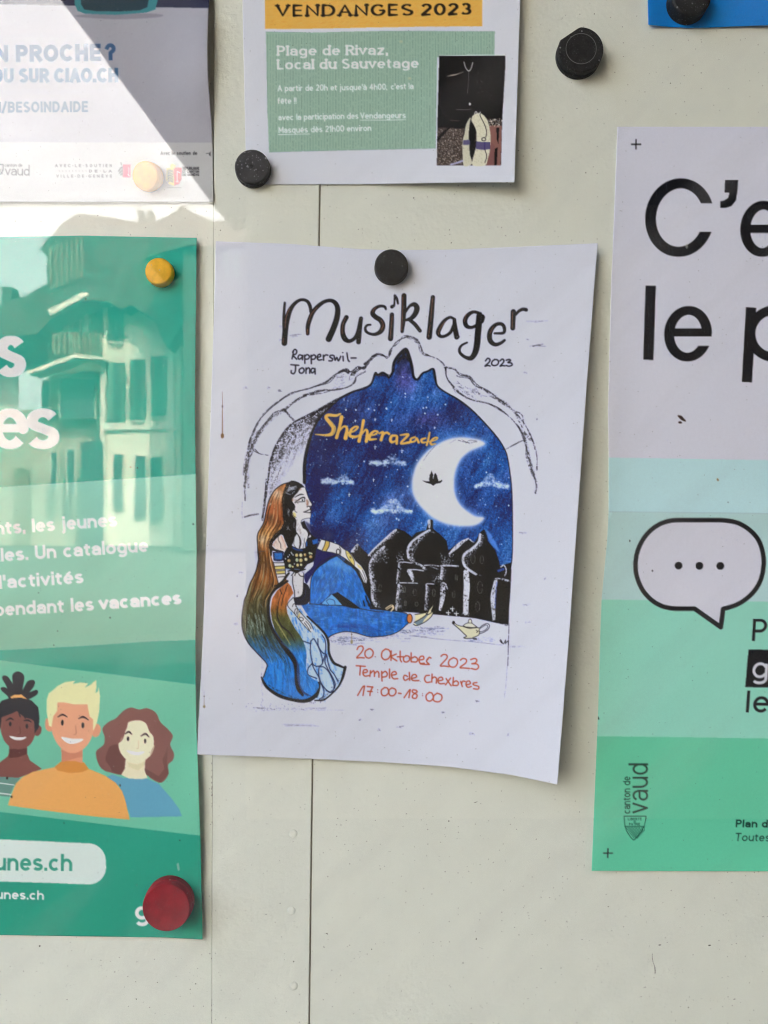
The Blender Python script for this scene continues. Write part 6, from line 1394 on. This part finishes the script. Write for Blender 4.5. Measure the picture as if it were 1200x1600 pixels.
# small dirt on the enamel: chips, insects, scuffs
rnd = random.Random(5)
def blotch(bm, x, y, rx, ry, rot, front, seg=9):
    c = W(x, y, 0); vs = []
    for k in range(seg):
        a = 2 * math.pi * k / seg; q = rnd.uniform(.7, 1.25)
        u, v = rx * q * math.cos(a), ry * q * math.sin(a)
        vs.append(bm.verts.new((c.x + (u * math.cos(rot) - v * math.sin(rot)) * S_, -front, c.z - (u * math.sin(rot) + v * math.cos(rot)) * S_)))
    bm.faces.new(vs)
def face_of(x, y):
    f = lambda a, b: a + (b - a) * (y - 290) / 1310
    return .00003 if x < f(333.6, 330.6) else (.00113 if f(334.8, 331.8) < x < f(499, 482) else .00063)
bm = bmesh.new()
for (x, y, rx, ry, rot) in ((62, 1478, 2.2, 2, 0), (213 / 3.43 + 150, 1534, 1.2, 1.2, 0), (213, 1561, 2.6, 1.1, 1.1), (246, 1535, 1.2, 1.1, 0), (306, 1537, 1.6, 1.6, .5), (318, 1572, 1.8, .8, 2.6), (328, 1490, 1.1, 1.8, 0), (330.4, 1498, 1, 1.2, 0), (416, 1427, 1.3, 1.3, 0), (438, 1410, 1.3, 1.3, 0), (448, 1579, 1.1, 1.1, 0), (635, 1271, 2.4, .8, -.3), (511, 1458, 3.6, 1.1, .5), (743, 1253, 5, .8, -.3), (878 / 2 + 300 + 12, 1255, 1, 1, 0), (905, 1268, 1.2, 1, 0), (807, 1295, 1, 1, 0), (541, 1281, 1, 1, 0), (528, 1278, 1.2, 1, 0), (506.5, 1479, 1.1, 1.1, 0), (1108, 1476, 3.6, 1.6, -.1), (1030.5, 1475.5, 3.6, 1.5, -.1), (909, 1467, 1.4, 1.1, 0), (955.5, 1453.5, 1.6, 1, 0), (950, 1416, 2.4, 1, .1), (932, 1514, 1, 1, 0), (845, 1512, 1.6, .8, .3), (876, 1511.5, 1.8, 1, 0), (1136, 1494, 1, 1, 0), (1075, 1573, 1.4, 1.8, 0), (1147, 1560, 3, 1.1, -.2), (1096, 1447, .8, .8, 0), (901, 1597, 1.4, 1, 0), (804, 1448, 1.2, .9, 0), (646.5, 310, 1.4, 2, 0), (792, 286, 1.8, 1, -.6), (810, 236, 1.4, 1.6, 0), (705, 380, 2.6, 1, -.8), (812, 363, 1, 1.4, 0), (901, 170.5, 1.2, 1.2, 0), (928, 23, 1.2, 2, 0), (972, 43, 1.2, 1, 0), (915, 270.5, 1.4, 1.8, 0), (1095, 115, 2, 1, 0), (1047, 131, 2, 1.4, 0), (974, 89.5, 1, 1, 0), (998, 143, .8, .8, 0), (345, 361, 1.4, 1.6, 0), (336.5, 306, 1, 1.2, 0), (204, 367, 1.2, 1.2, 0), (24, 345.5, 1.4, 1, 0), (1155, 1267 / 1, 1, .8, 0), (667, 1271, .8, .8, 0), (500, 1335, .8, .8, 0), (786, 1318, .9, .9, 0), (787, 1390, 1.1, 1.1, 0), (744, 1466, 1.6, 2.6, 0)):
    blotch(bm, x, y, rx * .62, ry * .62, rot, face_of(x, y))
for k in range(9): blotch(bm, 1018.5 + .9 * math.sin(k * .8) + (8 - k) * .55, 1519 - k * 3.6, 1.0 if k < 3 else .5, 1.7, .2 - k * .02, .00063)
for k in range(26): blotch(bm, 331.6 + rnd.uniform(-.3, .3), rnd.choice((rnd.uniform(1180, 1290), rnd.uniform(1555, 1610))), .45, rnd.uniform(.5, 2.4), 0, .0009)
put('dirt', mesh('dirt', bm, material('dirt', (.07, .065, .055), .8, (900, .4))), board)['kind'] = 'stuff'
bm = bmesh.new()
for k in range(170):
    q = rnd.choice(((1062, 1520, 22, 8), (1014, 1500, 9, 14), (1050, 1512, 12, 5), (1105, 1562, 30, 3), (300, 1520, 30, 40), (160, 1510, 9, 9), (105, 1540, 8, 8), (760, 1330, 120, 60), (1065, 1350, 14, 20), (560, 1500, 90, 60)))
    x, y = rnd.gauss(q[0], q[2] * .5), rnd.gauss(q[1], q[3] * .5)
    if y > 1372 or x < 920: blotch(bm, x, y, rnd.uniform(.2, .8), rnd.uniform(.2, .5), rnd.uniform(-.8, .3), face_of(x, y) + .00001, 6)
put('scuff', mesh('scuff', bm, material('scuff', tuple(cream * .52), .7, (800, .3))), board)['kind'] = 'stuff'

# ---------------------------------------------------------------- sheets of paper
def interp(pts):
    xs = [p[0] for p in pts]; ys = [p[1] for p in pts]
    return lambda v: np.interp(v, xs, ys)


def sheet(name, art, left, right, top, bottom, hfun, xr, yr, pitch, mat, parent=None, gain=1.0, back=(.7, .7, .7)):
    """left/right: [(y, x)], top/bottom: [(x, y)] outline in photo pixels; xr/yr: photo range that gets the fine grid"""
    Lf, Rf, Tf, Bf = interp(left), interp(right), interp(top), interp(bottom)
    xmin, xmax = min(p[1] for p in left), max(p[1] for p in right)
    ymin, ymax = min(p[1] for p in top), max(p[1] for p in bottom)
    def steps(a, b, f0, f1):
        f0, f1 = max(a, f0), min(b, f1)
        q = list(np.arange(f0, f1, pitch)) + [f1]
        lo = list(np.arange(a, f0, 14)) if a < f0 - 1 else []
        hi = list(np.arange(f1 + 14, b, 14)) + [b] if b > f1 + 1 else []
        return (np.array(lo + q + hi) - a) / (b - a)
    u = steps(xmin, xmax, *xr); v = steps(ymin, ymax, *yr)
    U, V = np.meshgrid(u, v)
    X = xmin + U * (xmax - xmin); Y = ymin + V * (ymax - ymin)
    for _ in range(5):
        L, R = Lf(Y), Rf(Y); X = L + (R - L) * U
        T, B = Tf(X), Bf(X); Y = T + (B - T) * V
    X, Y, nr, nc = X.ravel(), Y.ravel(), len(v), len(u)
    H = hfun(X, Y) / 1000.
    k = (CD - H) / CD
    co = np.column_stack([(X - 600) * S_ * k, -H, (800 - Y) * S_ * k])
    col = ink(art.sample(X, Y), gain)
    n = nr * nc
    th = .00012
    # back face on a coarse copy of the rim only: a skirt and a plain back
    i = np.arange((nr - 1) * (nc - 1)); r_, c_ = i // (nc - 1), i % (nc - 1)
    a = r_ * nc + c_
    faces = np.column_stack([a, a + nc, a + nc + 1, a + 1])
    rim = np.concatenate([np.arange(nc), np.arange(1, nr) * nc + nc - 1, (nr - 1) * nc + np.arange(nc - 2, -1, -1), np.arange(nr - 2, 0, -1) * nc])
    cb = co[rim].copy(); cb[:, 1] += th
    m_ = len(rim); j = np.arange(m_)
    skirt = np.column_stack([rim, rim[(j + 1) % m_], n + (j + 1) % m_, n + j])
    co = np.vstack([co, cb]); faces = np.vstack([faces, skirt])
    colr = np.ones((len(co), 4)); colr[:n, :3] = col; colr[n:, :3] = back
    me = bpy.data.meshes.new(name)
    me.vertices.add(len(co)); me.vertices.foreach_set('co', co.ravel())
    me.loops.add(faces.size); me.loops.foreach_set('vertex_index', faces.ravel().astype(np.int32))
    me.polygons.add(len(faces)); me.polygons.foreach_set('loop_start', np.arange(0, faces.size, 4, dtype=np.int32))
    me.update(calc_edges=True); me.validate()
    at = me.color_attributes.new('ink', 'FLOAT_COLOR', 'POINT'); at.data.foreach_set('color', colr.astype(np.float32).ravel())
    me.materials.append(mat)
    me.shade_smooth()
    return put(name, me, parent)


def wrinkle(X, Y, seed, amp, cell=120):
    h = np.sin(X / cell * 2.1 + seed) * np.cos(Y / cell * 1.7 + seed * 2) + .5 * np.sin((X + Y) / cell * 3.3 + seed * 5)
    return h * amp * .5


M_paper = material('copy_paper', (1, 1, 1), .62, (700, .012), (1500, .00002, 160, .00006), attr='ink', spec=.1)
M_poster = material('poster_paper', (1, 1, 1), .45, (600, .018), (1200, .00002, 120, .00008), attr='ink', spec=.13)

# concert poster: hangs from one magnet, its sides and foot stand off the board
def h_main(X, Y):
    dx = (X - 612) / 300; v = np.clip((Y - 417) / 800, -.1, 1)
    side = np.where(dx > 0, 16.0, 7.0)
    return 2.0 + side * np.abs(dx) ** 1.8 * (.22 + .9 * np.clip(v, 0, 1) ** .8) + 3.0 * v ** 2 + wrinkle(X, Y, 1.3, .35, 160)
concert = sheet('concert_poster', main_art(), [(378, 337), (500, 334), (800, 324), (1000, 317), (1179, 308)], [(380, 934), (600, 917), (800, 903), (1000, 889), (1226, 871)],
                [(337, 377), (450, 381), (560, 389), (612, 391), (700, 390), (800, 386), (934, 380)], [(308, 1179), (400, 1182), (490, 1186), (600, 1191), (700, 1198), (800, 1211), (871, 1226)],
                h_main, (0, 1200), (0, 1600), 1.0, M_paper)
tag(concert, 'white sheet with hand-drawn Sheherazade window scene and Musiklager lettering, held by one black magnet', 'poster')

def h_crisis(X, Y):
    e = np.exp(-((333 - X) / 60) ** 2)
    return 1.0 + e * 6.5 * np.exp(-((Y - 75) / 100) ** 2) + 1.2 * np.exp(-((Y - 315) / 30) ** 2) * (X < 400) + wrinkle(X, Y, 4, .25)
crisis = sheet('crisis_poster', crisis_art(), [(-400, -330), (315, -330)], [(-400, 338), (0, 327), (40, 325), (80, 324), (120, 325), (160, 328), (200, 331), (240, 332.5), (315, 333.5)],
               [(-330, -400), (340, -400)], [(-330, 314), (0, 315.5), (333, 315.5)], h_crisis, (-8, 400), (-8, 400), 1.25, M_poster, gain=1.22)
tag(crisis, 'grey help-line poster with blue capitals under the bright mirrored sky, above the green poster', 'poster')

def h_youth(X, Y):
    e = np.clip((X - 150) / 160, 0, 1) ** 2
    cr = np.sqrt((Y - (941 - .004 * X)) ** 2 + 30)
    return 1.2 + e * 4.5 * (.35 + .65 * np.exp(-((Y - 900) / 320) ** 2)) + 2.6 * np.exp(-cr / 55) + wrinkle(X, Y, 2.2, .5, 110) * (.3 + e)
youth = sheet('holiday_activities_poster', youth_art(), [(372, -330), (1461, -330)], [(368, 307.5), (500, 306), (620, 304.6), (760, 306), (860, 307.3), (945, 306.8), (1000, 305.5), (1100, 306), (1190, 309), (1320, 313.5), (1467, 316.5)],
              [(-330, 380), (0, 370.5), (130, 368), (220, 370), (307, 371.5)], [(-330, 1456), (0, 1461), (200, 1464), (260, 1465), (317, 1468)], h_youth, (-8, 400), (0, 1600), 1.25, M_poster)
tag(youth, 'green youth holiday poster with three cartoon heads and white lettering, red magnet at its foot', 'poster')

def h_harvest(X, Y):
    rr = np.clip((X - 560) / 250, 0, 1); bb = np.clip((Y - 60) / 230, 0, 1)
    return 1.6 + 4.2 * rr ** 2 + 4.5 * bb ** 2 * rr + wrinkle(X, Y, 3.1, .25)
harvest = sheet('harvest_party_flyer', harvest_art(), [(-400, 374), (0, 378.7), (288, 385)], [(-400, 824), (0, 813), (284, 803.7)], [(370, -400), (830, -400)], [(384, 288), (423, 288.3), (560, 288), (700, 285.6), (804, 284.6)],
                h_harvest, (0, 1200), (-8, 400), 1.15, M_paper)
tag(harvest, 'white flyer with orange and ribbed green panels and a small lifebuoy photograph', 'poster')

def h_bubble(X, Y):
    cr = np.sqrt((Y - (799 + .012 * (X - 951))) ** 2 + 20)
    e = np.exp(-((X - 935) / 40) ** 2)
    return 1.6 + 1.8 * np.exp(-cr / 26) + e * .9 + .6 * np.exp(-((Y - 1361) / 25) ** 2) + wrinkle(X, Y, 6.1, .3, 150)
bubble = sheet('advice_poster', bubble_art(), [(198, 964.7), (399, 957), (440, 955), (640, 950), (715, 951), (799, 951), (845, 948.7), (937, 940), (1000, 937.5), (1112, 934.5), (1361, 924.4)], [(198, 1560), (1362, 1560)],
               [(960, 198), (1200, 198), (1560, 199)], [(920, 1360.6), (1200, 1361.5), (1560, 1362)], h_bubble, (0, 1208), (0, 1600), 1.25, M_poster)
tag(bubble, 'tall white and green banded poster with huge black words and a speech bubble', 'poster')

cvb = Canvas(1000, -12, 1214, 60, 2, (30, 118, 192), 13)
for k in range(700):
    r = np.random.RandomState(k); cvb.ell(r.uniform(1012, 1200), r.uniform(0, 44), .6, .6, (44, 130, 204) if k % 2 else (22, 104, 180), .5)
blue = sheet('blue_poster', cvb, [(-400, 1008), (0, 1012), (38, 1013)], [(-400, 1560), (40, 1560)], [(1000, -400), (1560, -400)], [(1013, 38.5), (1045, 42), (1075, 43.5), (1110, 43), (1150, 41), (1200, 39.5), (1560, 40)],
             lambda X, Y: 1.4 + 2.0 * np.exp(-((X - 1013) / 22) ** 2) + 1.4 * np.clip((X - 1100) / 100, 0, 1) + wrinkle(X, Y, .4, .3), (0, 1208), (-8, 60), 1.6, M_poster)
tag(blue, 'bright blue poster whose lower corner shows in the upper right', 'poster')

# ---------------------------------------------------------------- magnets
def magnet(name, x, y, r, h, base, mat, label, prof=None, squash=None, tilt=(0, 0)):
    """x, y: photo centre of its front face; r in photo pixels at the face; h height; base = how far its foot is from the board"""
    bm = bmesh.new(); c = W(x, y, base + h); c = Vector((c.x, -base, c.z))
    disc(bm, Vector((0, 0, 0)), r * S_ * (CD - base - h) / CD, h, 56, prof, squash)
    me = mesh(name, bm, mat, smooth=True)
    try: me.set_sharp_from_angle(angle=math.radians(22))
    except Exception: pass
    o = bpy.data.objects.new(name, me); C.objects.link(o); o.location = c; o.rotation_euler = (tilt[0], 0, tilt[1])
    return tag(o, label, 'magnet', 'round magnets holding the notices')


M_black = material('black_plastic', (.018, .019, .02), .6, (300, .35), (900, .00006, 120, .0001), specks=[(520, .26, (.26, .26, .26), .2), (1100, .35, (.10, .10, .11), .3)], spec=.2)
M_worn = material('worn_black_plastic', (.03, .031, .035), .45, (240, .35), (800, .00006, 110, .0001), specks=[(420, .32, (.34, .34, .36), .45), (900, .4, (.2, .2, .22), .4)], spec=.25)
M_yellow = material('yellow_plastic', tuple(ink((216, 162, 52))), .6, (240, .15), (700, .00005), specks=[(500, .25, (.7, .5, .2), .4)], spec=.15)
M_red = material('red_plastic', tuple(ink((128, 38, 44))), .6, (160, .2), (600, .00006), specks=[(300, .2, (.4, .2, .2), .3), (700, .3, (.2, .05, .06), .4)], spec=.15)
EDGE = [(1.02, 0), (1.02, .12), (1, .2), (1, .8), (.985, .9), (.95, .965), (.91, 1), (.88, 1)]
hb = lambda f, x, y: float(f(np.array([x]), np.array([y]))[0]) / 1000 + .0002
magnet('magnet', 611.5, 415, 26.3, .0052, hb(h_main, 612, 417), M_black, 'black round magnet at the top centre of the concert poster', EDGE)
m2 = magnet('magnet', 393.5, 260, 27.2, .0056, .0013, M_worn, 'scratched black round magnet at the lower left corner of the white flyer', [(1.03, 0), (1.03, .35), (.985, .4), (.985, .5), (1, .56), (1, .85), (.98, .94), (.93, 1), (.9, 1), (.12, 1), (.08, .9), (.05, .87)])
def notch(x, z, rr):
    u = (x * -.55 + z * .83)
    if u > rr * .86 and x < 0: k = rr * .86 / u; return x * k * .995, z * k
    return x, z
m3 = magnet('magnet', 908, 77, 35.6, .0078, .0008, M_black, 'large black magnet with a thin ring and a flattened rim on bare board', [(1.0, 0), (1.0, .3), (.96, .4), (.96, .5), (1, .6), (1, .86), (.985, .95), (.95, 1), (.92, 1)], notch)
bm = bmesh.new(); t = 48
for k in range(t):
    pass
rings = []
for (rr, yy) in ((.0080, 0), (.0080, -.00012), (.0083, -.00012), (.0083, 0)):
    rings.append([bm.verts.new((rr * math.cos(2 * math.pi * k / t), yy, rr * math.sin(2 * math.pi * k / t))) for k in range(t)])
for a, b in zip(rings, rings[1:] + rings[:1]):
    for k in range(t): bm.faces.new((a[k], a[(k + 1) % t], b[(k + 1) % t], b[k]))
ring = bpy.data.objects.new('ring', mesh('ring', bm, material('grey_ring', (.12, .12, .12), .5))); C.objects.link(ring); ring.parent = m3; ring.location = (0, -.00782, .0003)
magnet('magnet', 1081, -7, 31, .0085, hb(lambda X, Y: 1.6 + 0 * X, 1080, 0), M_black, 'black magnet on the blue poster, cut by the top of the picture', [(1.02, 0), (1.02, .3), (.99, .45), (1, .6), (1, .85), (.96, .95), (.9, 1)])
magnet('magnet', 247, 423, 21.6, .0060, hb(h_youth, 248, 424), M_yellow, 'small yellow round magnet at the top right of the green poster', [(1, 0), (1, .55), (.99, .72), (.96, .85), (.9, .94), (.75, .985), (.4, 1)])
magnet('magnet', 229, 269, 22.5, .0070, hb(h_crisis, 229, 268), material('pale_yellow_plastic', tuple(ink((214, 150, 60))), .5, (240, .1)), 'pale yellow magnet bleached by the reflection, between two small shields on the grey poster', [(1, 0), (1, .55), (.99, .72), (.96, .85), (.9, .94), (.75, .985), (.4, 1)], tilt=(math.radians(14), math.radians(-10)))
magnet('magnet', 259.5, 1418.5, 37.6, .0095, hb(h_youth, 262, 1412), M_red, 'large dark red magnet at the lower right corner of the green poster', [(1.03, 0), (1.03, .5), (1.0, .55), (1, .9), (.985, .96), (.96, 1), (.93, 1)])

# ---------------------------------------------------------------- the glass of the case
mg = bpy.data.materials.new('case_glass'); mg.use_nodes = True; t = mg.node_tree; t.nodes.clear()
out = t.nodes.new('ShaderNodeOutputMaterial'); mix = t.nodes.new('ShaderNodeMixShader'); tr = t.nodes.new('ShaderNodeBsdfTransparent'); gl = t.nodes.new('ShaderNodeBsdfGlossy')
lw = t.nodes.new('ShaderNodeLayerWeight'); lw.inputs[0].default_value = .5
pw = t.nodes.new('ShaderNodeMath'); pw.operation = 'POWER'; pw.inputs[1].default_value = 4.5
ma = t.nodes.new('ShaderNodeMath'); ma.operation = 'MULTIPLY_ADD'; ma.inputs[1].default_value = .85; ma.inputs[2].default_value = GLASS_R
t.links.new(lw.outputs['Facing'], pw.inputs[0]); t.links.new(pw.outputs[0], ma.inputs[0]); t.links.new(ma.outputs[0], mix.inputs[0])
t.links.new(tr.outputs[0], mix.inputs[1]); t.links.new(gl.outputs[0], mix.inputs[2])
# wiping smears and dust on the pane
tcd = t.nodes.new('ShaderNodeTexCoord'); mp = t.nodes.new('ShaderNodeMapping'); mp.inputs['Scale'].default_value = (1.3, 1, 9); mr0 = t.nodes.new('ShaderNodeVectorRotate'); mr0.rotation_type = 'Y_AXIS'; mr0.inputs['Angle'].default_value = math.radians(44)
ns = t.nodes.new('ShaderNodeTexNoise'); ns.inputs['Scale'].default_value = 5; ns.inputs['Detail'].default_value = 5
mrs = t.nodes.new('ShaderNodeMapRange'); mrs.inputs[1].default_value = .50; mrs.inputs[2].default_value = .78; mrs.inputs[3].default_value = .002; mrs.inputs[4].default_value = .032
vd = t.nodes.new('ShaderNodeTexVoronoi'); vd.inputs['Scale'].default_value = 330
ltd = t.nodes.new('ShaderNodeMath'); ltd.operation = 'LESS_THAN'; ltd.inputs[1].default_value = .09
adm = t.nodes.new('ShaderNodeMath'); adm.operation = 'MULTIPLY_ADD'; adm.inputs[1].default_value = .22
dif = t.nodes.new('ShaderNodeBsdfDiffuse'); dif.inputs[0].default_value = (.8, .79, .76, 1); mx2 = t.nodes.new('ShaderNodeMixShader')
t.links.new(tcd.outputs['Object'], mr0.inputs['Vector']); t.links.new(mr0.outputs[0], mp.inputs[0]); t.links.new(mp.outputs[0], ns.inputs['Vector']); t.links.new(ns.outputs['Fac'], mrs.inputs[0]); t.links.new(tcd.outputs['Object'], vd.inputs['Vector'])
sep = t.nodes.new('ShaderNodeSeparateColor'); pick = t.nodes.new('ShaderNodeMath'); pick.operation = 'LESS_THAN'; pick.inputs[1].default_value = .14; both = t.nodes.new('ShaderNodeMath'); both.operation = 'MULTIPLY'
t.links.new(vd.outputs['Color'], sep.inputs[0]); t.links.new(sep.outputs[0], pick.inputs[0]); t.links.new(pick.outputs[0], both.inputs[0]); t.links.new(ltd.outputs[0], both.inputs[1])
t.links.new(vd.outputs['Distance'], ltd.inputs[0]); t.links.new(both.outputs[0], adm.inputs[0]); t.links.new(mrs.outputs[0], adm.inputs[2])
t.links.new(adm.outputs[0], mx2.inputs[0]); t.links.new(mix.outputs[0], mx2.inputs[1]); t.links.new(dif.outputs[0], mx2.inputs[2]); t.links.new(mx2.outputs[0], out.inputs[0])
tr.inputs[0].default_value = (.985, .99, .985, 1); gl.inputs['Roughness'].default_value = .008; gl.inputs['Color'].default_value = (1, 1, 1, 1)
tc = t.nodes.new('ShaderNodeTexCoord'); n1 = t.nodes.new('ShaderNodeTexNoise'); n1.inputs['Scale'].default_value = 38; n1.inputs['Detail'].default_value = 2
b1 = t.nodes.new('ShaderNodeBump'); b1.inputs['Distance'].default_value = .00002; t.links.new(tc.outputs['Object'], n1.inputs['Vector']); t.links.new(n1.outputs['Fac'], b1.inputs['Height']); t.links.new(b1.outputs[0], gl.inputs['Normal'])
bm = bmesh.new(); box(bm, -.52, .52, -GL - .002, -GL + .002, -.52, .52)
g = put('glass_pane', mesh('glass_pane', bm, mg))
tag(g, 'clear front pane of the notice case mirroring sky, roofs and houses', 'glass pane')
frame = empty('case_frame', (0, 0, -.55), 'narrow grey aluminium frame around the notice case', 'frame')
M_alu = material('aluminium', (.5, .5, .5), .35, metal=1.0)
for (x0, x1, z0, z1) in ((-.56, -.525, -.56, .56), (.525, .56, -.56, .56), (-.5248, .5248, .525, .56), (-.5248, .5248, -.56, -.525)):
    bm = bmesh.new(); box(bm, x0, x1, -.05, .095, z0, z1); put('rail', mesh('rail', bm, M_alu), frame)
